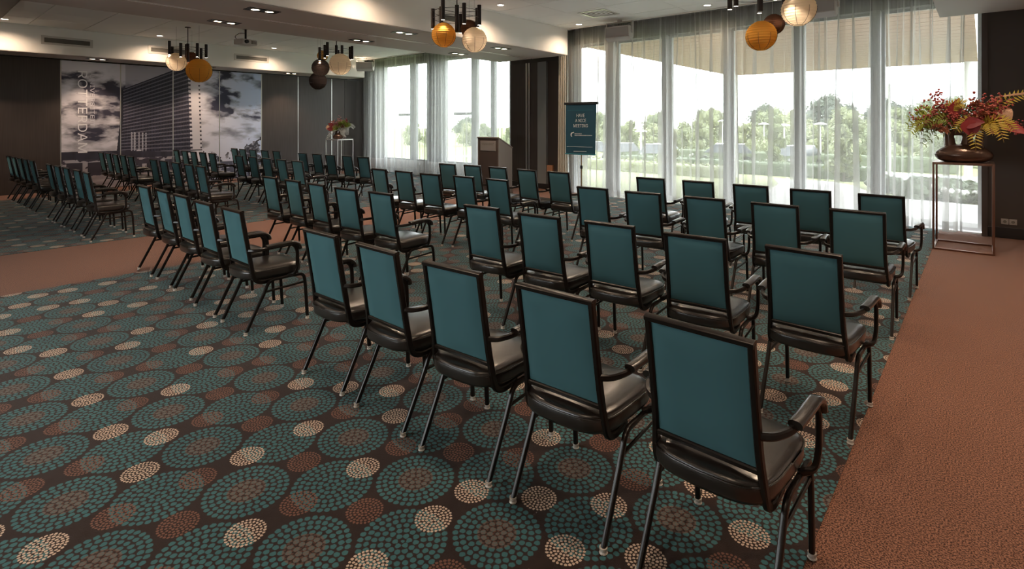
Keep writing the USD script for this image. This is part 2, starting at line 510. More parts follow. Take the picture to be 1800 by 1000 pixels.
# left wall: operable partition panels, pale seam strips; the printed panels are a thing of their own
SEAMS = [-0.9, 0.31, 1.52, 2.73, 3.93, 5.13, 6.33, 7.545, 8.73, 9.93]
wl = struct('wall_left')
for y0, y1 in zip(SEAMS, SEAMS[1:]):
    if 2.7 < y0 < 7.5:
        continue
    obj('panel', box(XP - 0.08, XP, y0 + 0.012, y1 - 0.012, 0.012, 3.165), M['panel'], wl)
obj('panel', box(XP - 0.08, XP, 9.942, 10.42, 0.012, 3.165), M['brownwall'], wl)
obj('panel', box(XP - 0.08, XP - 0.02, 10.44, 11.62, 0.012, 3.165), M['darkwall'], wl)
for y in SEAMS[1:]:
    obj('seam_strip', box(XP - 0.05, XP + 0.004, y - 0.011, y + 0.011, 0.012, 3.165), M['silver'], wl)
obj('top_rail', box(XP - 0.1, XP + 0.012, -3.0, 11.6, 3.162, 3.195), M['black'], wl)
obj('backing', box(-17.4, XP - 0.09, -3.1, 11.7, -0.06, 3.9), M['darkwall'], wl)
obj('floor_seal', box(XP - 0.08, XP - 0.01, -3.0, 11.6, 0.0, 0.014), M['black'], wl)

# rear and right walls (behind and beside the camera)
wr = struct('wall_rear')
obj('wall_board', box(-17.4, -7.2, -3.1, -3.0, -0.06, 3.9), M['plaster'], wr)
obj('wall_board', box(-2.6, 2.3, -3.1, -3.0, -0.06, 3.9), M['plaster'], wr)
obj('wall_board', box(-7.2, -2.6, -3.1, -3.0, -0.06, 1.0), M['plaster'], wr)
obj('wall_board', box(-7.2, -2.6, -3.1, -3.0, 2.35, 3.9), M['plaster'], wr)
wg = struct('wall_right')
obj('wall_board', box(2.2, 2.3, -3.1, 10.5, -0.06, 3.9), M['plaster'], wg)

# near window wall: lintel, right-hand dark wall, pier; windows follow
wf = struct('wall_front')
obj('lintel', box(-7.7, 0.06, 10.6, 10.9, 3.475, 4.02), M['lintel'], wf)
obj('dark_wall', box(0.03, 2.3, 10.38, 10.9, 0.0, 3.9), M['darkwall'], wf)
obj('wall_edge', box(-0.005, 0.06, 10.34, 10.9, 0.0, 3.9), M['brownwall'], wf)
obj('pier', box(-7.62, -7.27, 10.6, 10.9, 0.0, 3.9), M['greywall'], wf)
bb = struct('baseboard_right')
obj('board', rbox(0.062, 2.2, 10.362, 10.39, 0.0, 0.15), M['base'], bb)

# wall between the two rooms
wm = struct('wall_middle')
obj('wall_board', box(-9.55, -7.5, 10.96, 11.1, 0.0, 3.9), M['darkwall'], wm)
obj('return_wall', box(-7.62, -7.5, 10.85, 11.1, 0.0, 3.9), M['darkwall'], wm)
obj('panel', box(-9.42, -8.90, 10.80, 10.96, 0.06, 3.187), M['panel'], wm)
obj('panel', box(-8.76, -8.52, 10.80, 10.96, 0.06, 3.187), M['panel'], wm)
obj('edge_profile', box(-8.895, -8.845, 10.78, 10.96, 0.02, 3.187), M['silver'], wm)
obj('groove', box(-8.845, -8.80, 10.82, 10.96, 0.02, 3.187), M['black'], wm)
obj('edge_profile', box(-8.80, -8.765, 10.78, 10.96, 0.02, 3.187), M['silver'], wm)
pil = [(-8.52, 10.96)] + [(-8.52 + 0.30 * t, 10.80 - 0.03 * math.sin(PI * t * 0.5) + 0.0) for t in np.linspace(0, 1, 7)] + [(-8.20, 10.96)]
obj('pilaster', trimesh.creation.extrude_polygon(sg.Polygon(pil), 3.187), M['greywall'], wm)
obj('panel', box(-8.20, -7.63, 10.82, 10.96, 0.0, 3.187), M['brownwall'], wm)
bb = struct('baseboard_middle')
obj('board', rbox(-9.43, -7.63, 10.755, 10.80, 0.0, 0.13), M['base'], bb)

# far window wall
wv = struct('wall_far')
holes = ((-15.9, -13.5), (-12.75, -9.95))
obj('lintel', box(-17.3, -9.45, 11.4, 11.6, 3.66, 4.02), M['lintel'], wv)
obj('sill_wall', box(-17.3, -9.45, 11.4, 11.6, 0.0, 0.42), M['plaster'], wv)
for a, b in ((-17.3, -15.9), (-13.5, -12.75), (-9.95, -9.45)):
    obj('pier', box(a, b, 11.4, 11.6, 0.42, 3.66), M['greywall'], wv)
obj('side_wall', box(-9.56, -9.45, 10.97, 11.5, 0.0, 3.9), M['darkwall'], wv)


def window(name, x0, x1, z0, z1, y, posts, transoms=(), fw=0.05, deep=0.10):
    w = struct(name)
    f = []
    f += [box(x0, x1, y, y + deep, z0, z0 + fw), box(x0, x1, y, y + deep, z1 - fw, z1), box(x0, x0 + fw, y, y + deep, z0 + fw, z1 - fw), box(x1 - fw, x1, y, y + deep, z0 + fw, z1 - fw)]
    obj('frame', cat(f), M['frame'], w, smooth=False)
    for a, b in posts:
        obj('post', box(a, b, y, y + deep, z0 + fw, z1 - fw), M['frame'], w)
    for a, b, z in transoms:
        obj('transom', box(a, b, y, y + deep, z - 0.04, z + 0.04), M['frame'], w)
    edges = [x0 + fw] + [e for p in posts for e in p] + [x1 - fw]
    for a, b in zip(edges[::2], edges[1::2]):
        obj('pane', box(a, b, y + deep * 0.5, y + deep * 0.5 + 0.008, z0 + fw, z1 - fw), M['glass'], w)
    return w


BAYS = [(-7.27, -6.416), (-6.216, -5.06), (-4.96, -3.79), (-3.69, -2.543), (-2.443, -1.366), (-1.256, -0.005)]
for i, (a, b) in enumerate(BAYS):
    window('window_%d' % (i + 1), a, b, 0.0, 3.475, 10.78, [], fw=0.045, deep=0.08)
tp = struct('trim_3')
for (a, b), (c, d) in zip(BAYS, BAYS[1:]):
    obj('mullion', rbox(b, c, 10.6, 10.90, 0.0, 3.475, 0.006), M['mullion'], tp)
window('window_7', -15.9, -13.5, 0.42, 3.66, 11.42, [(-14.42, -14.12)], [(-15.05, -14.42, 1.94)])
window('window_8', -12.75, -9.95, 0.42, 3.66, 11.42, [(-11.52, -11.28), (-10.72, -10.58)], [(-12.3, -11.52, 1.94)])
window('window_9', -7.2, -2.6, 1.0, 2.35, -3.08, [(-4.94, -4.86)], fw=0.05, deep=0.08)  # added in the unseen rear wall to brighten chair backs and ceiling

# ------------------------------------------------------------------ sheer curtains
def curtain(name, label, x0, x1, y0, z0, z1, pitch, amp, mat, seed, flare=0.0, group=None, deep=(), wid=0.017, lap=0.16):
    """folded cloth; 'deep' lists places where the folds are gathered closer"""
    rg = np.random.default_rng(seed)
    n = int((x1 - x0) / 0.0065)
    x = np.linspace(x0, x1, n)
    dens = np.ones(n)
    for c, wd, k in deep:
        dens += k * np.exp(-((x - c) / wd) ** 2)
    ph = np.cumsum(dens) * (x1 - x0) / n / pitch * 2 * PI
    # pinched folds at uneven distances, each wandering a little on its way down
    folds, q = [], x0 + 0.05
    while q < x1 - 0.03:
        k = 1 + sum(k * math.exp(-((q - c) / wd) ** 2) for c, wd, k in deep)
        folds.append((q, amp * rg.uniform(0.6, 2.6), wid * rg.uniform(0.7, 1.6), rg.uniform(-1, 1), rg.uniform(-0.05, 0.05)))
        q += pitch * rg.uniform(0.5, 2.3) / k
    # places where the cloth laps over itself, so that three layers hang one behind the other
    laps, q = [], x0 + 0.12
    while q < x1 - 0.15:
        L = rg.uniform(0.10, 0.19)
        laps.append((q, L, L * rg.uniform(0.30, 0.46), rg.uniform(0.015, 0.03), rg.uniform(-0.06, 0.06)))
        q += L + lap * rg.uniform(0.25, 1.75)
    zs = np.concatenate([np.linspace(z0, z0 + 0.06, 3), np.linspace(z0 + 0.15, z1, 26)])
    V = np.zeros((len(zs), n, 3))
    fine = meshkit.noise(np.stack([x * 9.0, np.full(n, seed), np.zeros(n)], -1), seed) - 0.5
    for i, z in enumerate(zs):
        t = (z - z0) / (z1 - z0)
        y = 0.012 * np.sin(ph * 0.5) + 0.03 * fine * (1 - 0.5 * t)
        top = math.exp(-((z1 - z) / 0.45) ** 2)
        y = y + 0.011 * top * np.sin(ph * 2.3)
        for c, a, w, dsg, dr in folds:
            cc = c + dr * (1 - t) + 0.012 * math.sin(3 * t + c * 9)
            sgn = 1 if dsg > 0 else -1
            ww = w * (1 + 1.2 * (1 - t) ** 2)
            y = y + sgn * a * np.exp(-((x - cc) / ww) ** 2) * (0.75 + 0.5 * (1 - t))
        xs_ = x.copy()
        for c, L, A, B, dr in laps:
            q = x - (c + dr * (1 - t) + 0.015 * math.sin(2.2 * t + c * 7))
            on = np.abs(q) < L / 2
            g = (0.45 + 0.55 * min(1, (1 - t) * 2.5))
            xs_ = xs_ - on * A * g * np.sin(2 * PI * q / L)
            y = y - on * B * np.sin(2 * PI * q / L)
        V[i, :, 0] = xs_
        V[i, :, 1] = y0 + np.clip(y, -0.10, 0.10)
        V[i, :, 2] = z
    t = thing(name, label, 'curtain', (0, 0, 0), 0, group)
    obj('cloth', grid(V), mat, t, smooth=True)
    h = V[:4].copy()
    h[:, :, 1] -= 0.002
    obj('hem', grid(h), mat, t, smooth=True)
    obj('heading_tape', box(x0, x1, y0 - 0.012, y0 + 0.012, z1 - 0.02, z1 + 0.02), M['taupe'], t)
    return t


curtain('sheer_curtain', 'long sheer grey curtain behind the banner, left half of the near windows', -7.32, -3.72, 10.36, 0.02, 3.86, 0.105, 0.042, M['sheer'], 11,
        deep=((-7.2, 0.15, 1.2), (-5.0, 0.10, 0.8)))
curtain('sheer_curtain', 'long sheer grey curtain behind the flower stand, right half of the near windows', -3.76, -0.01, 10.37, 0.02, 3.86, 0.135, 0.048, M['sheer'], 23, wid=0.015)
curtain('sheer_curtain', 'pale sheer curtain at the far room\'s left window, nearest the mural wall', -16.55, -12.95, 10.98, 0.03, 3.86, 0.15, 0.010, M['sheer2'], 31, wid=0.03,
        lap=0.5, deep=((-16.3, 0.35, 1.6), (-13.15, 0.22, 2.2)))
curtain('sheer_curtain', 'pale sheer curtain behind the lectern at the far room\'s right window', -13.0, -9.50, 10.90, 0.03, 3.86, 0.15, 0.010, M['sheer2'], 37, wid=0.03,
        lap=0.5, deep=((-12.8, 0.25, 1.6), (-9.6, 0.15, 1.0)))
# narrow gathered drape at the wall end
n = 90
xx = np.linspace(-7.62, -7.30, n)
ph = np.linspace(0, 2 * PI * 4.5, n)
V = np.zeros((14, n, 3))
for i, z in enumerate(np.linspace(0.02, 3.80, 14)):
    k = 1 - 0.28 * (z / 3.8)
    V[i, :, 0] = -7.46 + (xx + 7.46) * k
    V[i, :, 1] = 10.42 + 0.045 * np.sin(ph + 0.25 * math.sin(z))
    V[i, :, 2] = z
t = thing('narrow_drape', 'narrow gathered beige drape hanging beside the dark wall behind the lectern', 'curtain')
obj('cloth', grid(V), M['beige'], t, smooth=True)
obj('heading_tape', box(-7.58, -7.34, 10.41, 10.43, 3.78, 3.83), M['taupe'], t)
# ceiling pocket tops and rails for the curtains
cr = struct('trim_4')
obj('curtain_rail', box(-7.6, 0.0, 10.35, 10.39, 3.86, 3.90), M['lintel'], cr)
obj('curtain_rail', box(-17.2, -9.5, 10.88, 11.0, 3.86, 3.90), M['lintel'], cr)

# ------------------------------------------------------------------ the conference chair
def chair(name, label, cat_, loc, rotz, group):
    c = thing(name, label, cat_, loc, rotz, group)
    # frame of the back: inner face leans back; top at y = 0, z = .95
    def bp(x, s, dy=0.0):          # point on the back plane; s = height
        return np.array([x, 0.017 + 0.170 * (0.95 - s) + dy, s])
    hw = 0.174
    up = []
    for sx in (-1, 1):
        pts = [bp(sx * hw, 0.9385), bp(sx * hw, 0.75), bp(sx * (hw + 0.002), 0.56), [sx * (hw + 0.012), 0.098, 0.455], [sx * (hw + 0.014), 0.115, 0.395], [sx * (hw + 0.014), 0.17, 0.375], [sx * (hw + 0.012), 0.27, 0.382]]
        up.append(sweep(fillet(pts, 0.05), 0.024, 0.033, [1, 0, 0], 8, 3.5))
    top = sweep([bp(-hw - 0.010, 0.9385), bp(0, 0.9385), bp(hw + 0.010, 0.9385)], 0.033, 0.022, [0, 0.985, 0.17], 8, 4)
    bot = sweep([bp(-hw, 0.517), bp(0, 0.517), bp(hw, 0.517)], 0.030, 0.022, [0, 0.985, 0.17], 8, 4)
    obj('back_frame', cat(up + [top, bot]), M['copper'], c)

    def pad(z0, z1, wx, y_off, bulge, sign):
        nx, nz = 9, 13
        V = np.zeros((nz, nx, 3))
        for i, z in enumerate(np.linspace(z0, z1, nz)):
            for j, x in enumerate(np.linspace(-wx, wx, nx)):
                e = min((1 - abs(2 * i / (nz - 1) - 1)) * 4, (1 - abs(2 * j / (nx - 1) - 1)) * 3, 1)
                V[i, j] = bp(x, z, sign * (y_off + bulge * math.sqrt(max(e, 0))))
        return grid(V) if sign > 0 else grid(V[:, ::-1])
    obj('back_panel', pad(0.524, 0.930, 0.166, 0.004, 0.014, -1), M['teal'], c, 'teal velvet panel on the rear of the back')
    obj('back_cushion', pad(0.524, 0.930, 0.168, 0.004, 0.030, 1), M['leather'], c)
    # seat: rounded plan, domed top
    a = np.linspace(0, 2 * PI, 44, endpoint=False)
    ex = np.sign(np.cos(a)) * np.abs(np.cos(a)) ** 0.42
    ey = np.sign(np.sin(a)) * np.abs(np.sin(a)) ** 0.42
    px = 0.215 * ex * (1 + 0.045 * ey)
    py = 0.285 + 0.225 * ey - 0.028 * (ey < 0) * (1 - np.abs(ex) ** 2)
    rows = []
    for k, z in ((0.0, 0.408), (0.90, 0.406), (0.985, 0.412), (1.0, 0.425), (1.0, 0.455), (0.985, 0.472), (0.94, 0.484), (0.80, 0.492), (0.5, 0.498), (0.0, 0.500)):
        rows.append(np.stack([px * k, 0.285 + (py - 0.285) * k, np.full(len(a), z)], 1))
    V = np.stack(rows)
    V = np.concatenate([V, V[:, :1]], 1)
    g = grid(V)
    g.merge_vertices()
    g.invert()
    st = obj('seat', g, M['leather'], c, smooth=60)
    rim = np.stack([px * 1.004, 0.285 + (py - 0.285) * 1.004, np.full(len(a), 0.468)], 1)
    rim = np.vstack([rim, rim[:2]])
    obj('piping', sweep(rim, 0.007, 0.007, [0, 0, 1], 6), M['leather'], st)
    obj('seat_board', rbox(-0.19, 0.19, 0.12, 0.47, 0.386, 0.410, 0.006), M['board'], c)
    for sx in (-1, 1):
        X = sx * 0.2175
        obj('side_rail', sweep([[X, 0.235, 0.385], [X, 0.36, 0.387], [X, 0.47, 0.385]], 0.022, 0.022, [1, 0, 0], 8, 2.6), M['copper'], c)
        for pts in ([[X, 0.30, 0.386], [X, 0.212, 0.386], [X, 0.175, 0.30], [X, 0.032, 0.018]], [[X, 0.40, 0.386], [X, 0.497, 0.386], [X, 0.512, 0.30], [X, 0.530, 0.018]]):
            lg = obj('leg', sweep(fillet(pts, 0.045), 0.022, 0.026, [1, 0, 0], 10, 2.6), M['copper'], c)
            x, y, z = pts[-1]
            gl = lathe([(0.0, 0.0), (0.014, 0.0), (0.017, 0.004), (0.013, 0.010), (0.015, 0.014), (0.0155, 0.024), (0.0, 0.024)], 12)
            obj('glide', moved(gl, (x, y, 0.004)), M['glide'], lg, 'clear plastic glide')
        obj('stretcher', sweep([[X, 0.172, 0.302], [X, 0.34, 0.309], [X, 0.508, 0.316]], 0.014, 0.018, [1, 0, 0], 8), M['copper'], c)
        # arm: flat bar off the back post, over the pad, down in front and in under the seat
        A = [[sx * 0.180, 0.070, 0.637], [sx * 0.215, 0.095, 0.637], [sx * 0.246, 0.150, 0.642], [sx * 0.260, 0.235, 0.650], [sx * 0.264, 0.385, 0.652], [sx * 0.266, 0.418, 0.60], [sx * 0.265, 0.422, 0.47], [sx * 0.258, 0.40, 0.408], [sx * 0.212, 0.37, 0.396]]
        P = fillet(A, 0.05, 6)
        ar = obj('arm', sweep(P, 0.021, 0.026, [1, 0, 0.15], 8, 3), M['copper'], c)
        Q = fillet([[sx * 0.256, 0.170, 0.659], [sx * 0.263, 0.25, 0.666], [sx * 0.265, 0.385, 0.668], [sx * 0.266, 0.432, 0.640], [sx * 0.266, 0.440, 0.606]], 0.055, 6)
        obj('arm_pad', sweep(Q, 0.046, 0.030, [1, 0, 0], 12, 2.5), M['leather'], ar, 'padded leather armrest')
    return c


D_ = 0.6606
CH = {}
def _add(k, mx, my, yw):
    CH[k] = [(x * D_, y * D_, w) for x, y, w in zip(mx, my, yw)]
_add('1A', [-1.07, -1.95, -2.83, -3.74, -4.67], [2.60, 2.60, 2.58, 2.59, 2.62], [-1.5, 2, 3, -1, 1])
_add('1B', [-1.09, -1.96, -2.86, -3.72, -4.64], [4.77, 4.74, 4.77, 4.71, 4.74], [-2, 4, 3, 3, 2])
_add('1C', [-1.10, -1.98, -2.88, -3.80, -4.69], [7.37, 7.30, 7.31, 7.30, 7.32], [2, 1, 0, 4, 2])
_add('1D', [-1.09, -1.99, -2.90, -3.81, -4.71], [9.23, 9.24, 9.33, 9.39, 9.37], [-2, 4, 1, 2, 4])
_add('2A', [-6.73, -7.63, -8.59, -9.46, -10.35], [2.65, 2.65, 2.70, 2.72, 2.71], [0, 0, 0, -1, 0])
_add('2B', [-6.70, -7.56, -8.51, -9.39, -10.30], [4.73, 4.69, 4.72, 4.75, 4.76], [1, 3, -2, -2, 0])
_add('2C', [-6.71, -7.60, -8.49, -9.39, -10.29], [7.28, 7.29, 7.20, 7.23, 7.24], [-2, 0, 3, 0, -2])
_add('2D', [-6.78, -7.65, -8.59, -9.49, -10.31], [9.28, 9.27, 9.35, 9.41, 9.33], [-1, -3, 1, 2, 4])
_add('3A', [-14.22, -15.13, -16.04, -16.93, -17.83], [2.70, 2.71, 2.68, 2.66, 2.64], [-1, 1, 0, 1, 0])
_add('4A', [-20.00, -20.88, -21.76, -22.64, -23.52], [2.60, 2.58, 2.56, 2.53, 2.50], [1, 1, 2, 1, 2])
_add('3B', [-14.23, -15.05, -16.08, -17.08, -18.02], [4.91, 4.92, 4.95, 4.96, 4.98], [0, 0, 0, 1, 1])
_add('4B', [-20.25, -21.25, -22.14, -23.05, -23.95], [4.98, 5.01, 5.01, 5.01, 5.00], [1, 1, 0, 0, 1])
_add('3C', [-14.25, -15.19, -16.10, -17.08, -18.02], [7.36, 7.37, 7.36, 7.38, 7.36], [2, -1, 0, 0, -1])
_add('4C', [-20.22, -21.16, -22.08, -22.99, -23.91], [7.35, 7.38, 7.39, 7.39, 7.39], [-1, 0, -1, 0, -1])
_add('3D', [-14.46, -15.34, -16.22, -17.10, -17.98], [9.60, 9.60, 9.52, 9.54, 9.49], [3, 0, 1, 1, 0])
_add('4D', [-20.20, -21.08, -21.96, -22.84, -23.72], [9.62, 9.58, 9.50, 9.47, 9.50], [0, 1, 0, 0, 0])
BLOCK = {'1': 'rightmost block', '2': 'second block from right', '3': 'third block from right', '4': 'leftmost block'}
ROW = {'A': 'nearest row', 'B': 'second nearest row', 'C': 'third nearest row', 'D': 'front row by the windows'}
POS = ['right end', 'second from right', 'middle seat', 'second from left', 'left end']
first = None
for k in sorted(CH):
    for i, (x, y, w) in enumerate(CH[k]):
        r = ROW[k[1]] if not (k[1] == 'D') else 'farthest row'
        label = 'teal-backed armchair, %s, %s, %s' % (POS[i], r, BLOCK[k[0]])
        grp = 'teal-backed armchairs in %s' % BLOCK[k[0]]
        if first is None:
            first = chair('conference_chair', label, 'chair', (x, y, 0.0), w, grp)
        else:
            dup(first, label, (x, y, 0.0), w, grp)

# ------------------------------------------------------------------ lamps
def beam_light(x, y, label, lit=True):
    t = thing('twin_downlight', label, 'ceiling light', (x, y, ZB), 0, 'twin downlights under the beams')
    fr = sg.box(-0.105, -0.215, 0.105, 0.215).difference(sg.box(-0.09, -0.20, 0.09, 0.20))
    obj('frame', moved(trimesh.creation.extrude_polygon(fr, 0.012), (0, 0, -0.007)), M['black'], t)
    obj('backing', box(-0.1, 0.1, -0.21, 0.21, -0.0035, -0.0005), M['black'], t)
    for s in (-1, 1):
        ring = sg.Point(0, s * 0.098).buffer(0.068, 20).difference(sg.Point(0, s * 0.098).buffer(0.055, 20))
        r = obj('lamp_ring', moved(trimesh.creation.extrude_polygon(ring, 0.008), (0, 0, -0.009)), M['silver'], t)
        obj('lamp_disc', moved(trimesh.creation.extrude_polygon(sg.Point(0, s * 0.098).buffer(0.05, 16), 0.002), (0, 0, -0.006)), M['lamp'], r)
    if lit:
        spot(str(t.GetPath()), 'light', (0, 0, -0.05), K_BEAM, 50)


YD = [8.33, 5.84, 3.40, 0.94, -1.50]
NTH = ['first', 'second', 'third', 'fourth', 'fifth']
for i, y in enumerate(YD):
    beam_light(-7.53, y, '%s twin downlight from the windows along the middle beam, on its near side' % NTH[i], y > 2)
    beam_light(-8.82, y, '%s twin downlight from the windows along the middle beam, on its far side' % NTH[i], y > 2)
for i, y in enumerate((8.18, 5.75, 3.32, 0.86)):
    beam_light(-16.15, y, '%s twin downlight from the windows above the mural wall' % NTH[i])
for i, y in enumerate((8.33, 5.84, 3.40, 0.94)):
    beam_light(-0.15, y, '%s twin downlight under the beam over the plain right-hand carpet' % NTH[i], y > 2)
    beam_light(1.25, y, '%s twin downlight on the outer side of the right-hand beam' % NTH[i], y > 2)


def round_light(x, y, label):
    t = thing('round_downlight', label, 'ceiling light', (x, y, ZC), 0, 'round downlights in the tiled ceilings')
    ring = sg.Point(0, 0).buffer(0.088, 24).difference(sg.Point(0, 0).buffer(0.062, 24))
    obj('trim_ring', moved(trimesh.creation.extrude_polygon(ring, 0.006), (0, 0, -0.006)), M['plaster'], t)
    obj('lamp_disc', moved(trimesh.creation.extrude_polygon(sg.Point(0, 0).buffer(0.061, 20), 0.003), (0, 0, -0.004)), M['lampcold'], t)
    spot(str(t.GetPath()), 'light', (0, 0, -0.05), K_ROUND, 78, 1.0)


for i, y in enumerate((9.86, 7.32, 4.60, 1.80, -1.0)):  # rearmost ones are unseen, added to light the chair backs
    round_light(-6.63, y, '%s round downlight from the windows beside the middle beam' % NTH[i])
for i, y in enumerate((9.81, 7.10, 4.60, 1.80, -1.0)):  # rearmost ones unseen too, added as light on the chair backs
    round_light(-3.79, y, '%s round downlight from the windows down the middle of the near ceiling' % NTH[i])
for i, y in enumerate((4.60, 1.80, -1.0)):  # unseen row, added for more light on the chair backs
    round_light(-1.0, y, '%s added unseen round downlight of the near ceiling beside the right-hand beam' % NTH[i])
for i, y in enumerate((10.10, 7.22, 4.38, 1.58)):
    round_light(-15.26, y, '%s round downlight from the windows in front of the mural wall' % NTH[i])


def chandelier(label, loc, phase, drop=0.42, r=0.36):
    """ring of dark tube spotlights round a central tube"""
    t = thing('tube_chandelier', label, 'chandelier', loc, phase, 'dark tube chandeliers')
    obj('ceiling_plate', lathe([(0, 0), (0.06, 0), (0.06, -0.016), (0.012, -0.022), (0, -0.022)][::-1], 20), M['cyl'], t)
    obj('stem', cyl((0, 0, -0.02), (0, 0, -drop + 0.02), 0.008, 10), M['cyl'], t)
    obj('centre_tube', cat([cyl((0, 0, -drop - 0.36), (0, 0, -drop + 0.05), 0.031, 16)]), M['cyl'], t)
    for z in (-drop - 0.06, -drop - 0.16):
        a = np.linspace(0, 2 * PI, 41)
        obj('ring', sweep(np.stack([r * np.cos(a), r * np.sin(a), np.full(41, z)], 1), 0.007, 0.007, [0, 0, 1], 6), M['cyl'], t)
    for k in range(3):
        a = k * 2 * PI / 3
        obj('spoke', cyl((0.02 * math.cos(a), 0.02 * math.sin(a), -drop - 0.06), (r * math.cos(a), r * math.sin(a), -drop - 0.06), 0.004, 6), M['cyl'], t)
    for k in range(7):
        a = k * 2 * PI / 7
        x, y = r * math.cos(a), r * math.sin(a)
        up = 0.05 * math.sin(3 * a)
        q = obj('spot_tube', cyl((x, y, -drop - 0.27 + up), (x, y, -drop + 0.03 + up), 0.030, 14), M['cyl'], t)
        obj('lamp_disc', cyl((x, y, -drop - 0.273 + up), (x, y, -drop - 0.2701 + up), 0.024, 14), M['lamp'], q)
        spot(str(q.GetPath()), 'light', (x, y, -drop - 0.31 + up), K_CYL, 60, 1.0, radius=0.02)
    return t


CA, CB, CC, CD = (-13.43, 4.40, ZC), (-11.15, 6.72, ZC), (-6.02, 5.66, ZC), (-2.08, 7.10, ZC)
chandelier('dark tube chandelier in front of the mural, over white and gold lanterns', CA, 12)
chandelier('dark tube chandelier near the far windows, with two grey-brown lanterns below', CB, 40)
chandelier('dark tube chandelier hanging before the middle beam, gold and white lanterns below', CC, 25)
chandelier('dark tube chandelier at the top edge in front of the near windows', CD, 5)


M['wire'] = plain('lantern_wire', (0.10, 0.07, 0.045), 0.5)


def lantern(label, loc, dia, mat, phase=0):
    t = thing('paper_lantern', label, 'lantern', loc, phase, 'paper lanterns under the chandeliers')
    R = dia / 2
    prof = []
    nr = 14
    a0 = 0.30
    for i in range(nr * 4 + 1):
        a = -PI / 2 + a0 + (PI - 2 * a0) * i / (nr * 4)
        r = R * (1 - 0.034 * abs(math.sin(i / 4 * PI)))
        prof.append((r * math.cos(a), r * math.sin(a)))
    obj('paper_shade', lathe(prof, 32), mat, t, smooth=True)
    ro, zo = prof[0][0], prof[0][1]
    a = np.linspace(0, 2 * PI, 25)
    for s in (-1, 1):
        obj('rim', sweep(np.stack([ro * np.cos(a), ro * np.sin(a), np.full(25, s * abs(zo))], 1), 0.005, 0.005, [0, 0, 1], 6), mat, t)
    wire = []
    for k in range(8):
        a = k * 2 * PI / 8
        arc = [(0.995 * R * math.cos(u) * math.cos(a), 0.995 * R * math.cos(u) * math.sin(a), R * 0.995 * math.sin(u)) for u in np.linspace(-1.25, 0.1, 9)]
        wire.append(sweep(arc, 0.005, 0.005, [-math.sin(a), math.cos(a), 0], 5))
    obj('wire_frame', cat(wire), M['wire'], t)
    obj('cord', cyl((0, 0, abs(zo)), (0, 0, ZC - loc[2] - 0.012), 0.0015, 5), M['black'], t)
    obj('cord_bar', cyl((-ro, 0, abs(zo)), (ro, 0, abs(zo)), 0.002, 5), M['black'], t)


for lab, p, dia, m in (
        ('white paper lantern before the mural, left of the gold one', (-13.481, 4.188, 2.994), 0.405, 'paper_white'),
        ('gold paper lantern before the mural, lowest of its cluster', (-12.937, 4.462, 2.790), 0.52, 'paper_gold'),
        ('brown paper lantern half hidden behind white and gold ones before the mural', (-13.775, 4.595, 3.130), 0.30, 'paper_brown'),
        ('small mustard paper lantern on top of its cluster in the far room', (-11.863, 6.784, 3.247), 0.25, 'paper_gold'),
        ('grey-brown paper lantern in the middle of the far room\'s stack', (-11.438, 6.491, 2.910), 0.40, 'paper_dark'),
        ('lowest grey-brown paper lantern in the far room, above the flowers', (-11.991, 6.739, 2.654), 0.417, 'paper_dark'),
        ('large white paper lantern near the far windows', (-10.740, 6.567, 2.943), 0.48, 'paper_white'),
        ('gold paper lantern before the middle beam', (-6.081, 5.448, 2.948), 0.366, 'paper_gold'),
        ('white paper lantern before the middle beam', (-5.769, 5.784, 2.884), 0.377, 'paper_white'),
        ('reddish brown paper lantern behind the white one at the middle beam', (-6.078, 5.980, 3.108), 0.28, 'paper_brown'),
        ('gold paper lantern in front of the near windows', (-2.111, 7.238, 2.731), 0.375, 'paper_gold'),
        ('brown paper lantern half hidden in front of the near windows', (-2.064, 7.610, 2.921), 0.27, 'paper_brown'),
        ('white paper lantern at the top edge in front of the near windows', (-1.688, 7.274, 3.009), 0.40, 'paper_white')):
    lantern(lab, p, dia, M[m], random.uniform(0, 60))

# ------------------------------------------------------------------ speakers, projector, grilles
def speaker_box(label, loc, rotz):
    t = thing('wall_speaker', label, 'speaker', loc, rotz, 'white speakers under the ceiling')
    prof = sg.Polygon([(-0.15, 0.02), (-0.13, -0.20), (-0.02, -0.27), (0.09, -0.20), (0.10, 0.02)])
    b = trimesh.creation.extrude_polygon(prof, 0.54)
    b.apply_transform(np.array([[0, 0, 1, -0.27], [1, 0, 0, 0], [0, 1, 0, 0], [0, 0, 0, 1.0]]))
    obj('cabinet', b, M['speaker'], t, smooth=20)
    fr = grid(np.array([[[-0.245, -0.1355 + 0.002, -0.185], [0.245, -0.1335, -0.185]], [[-0.245, -0.152, 0.005], [0.245, -0.152, 0.005]]], float))
    fr = box(-0.25, 0.25, -0.157, -0.150, -0.19, 0.0)
    fr.apply_transform(trimesh.transformations.rotation_matrix(0.09, [1, 0, 0], [0, -0.15, 0.0]))
    obj('front_mesh', fr, M['mesh'], t)
    obj('bracket', cat([box(-0.30, -0.275, -0.03, 0.03, -0.12, 0.13), box(0.275, 0.30, -0.03, 0.03, -0.12, 0.13), box(-0.30, 0.30, -0.03, 0.03, 0.11, 0.13)]), M['speaker'], t)
    obj('ceiling_mount', cyl((0, 0, 0.12), (0, 0, 0.17), 0.05, 16), M['speaker'], t)


speaker_box('white speaker on the ceiling at the left end of the near windows', (-5.72, 10.02, ZC - 0.17), 4)
speaker_box('white speaker on the ceiling, cut by the top edge above the near windows', (-2.03, 10.0, ZC - 0.17), 0)
speaker_box('white speaker on the ceiling in the far room\'s window corner', (-15.25, 10.25, ZC - 0.17), 40)


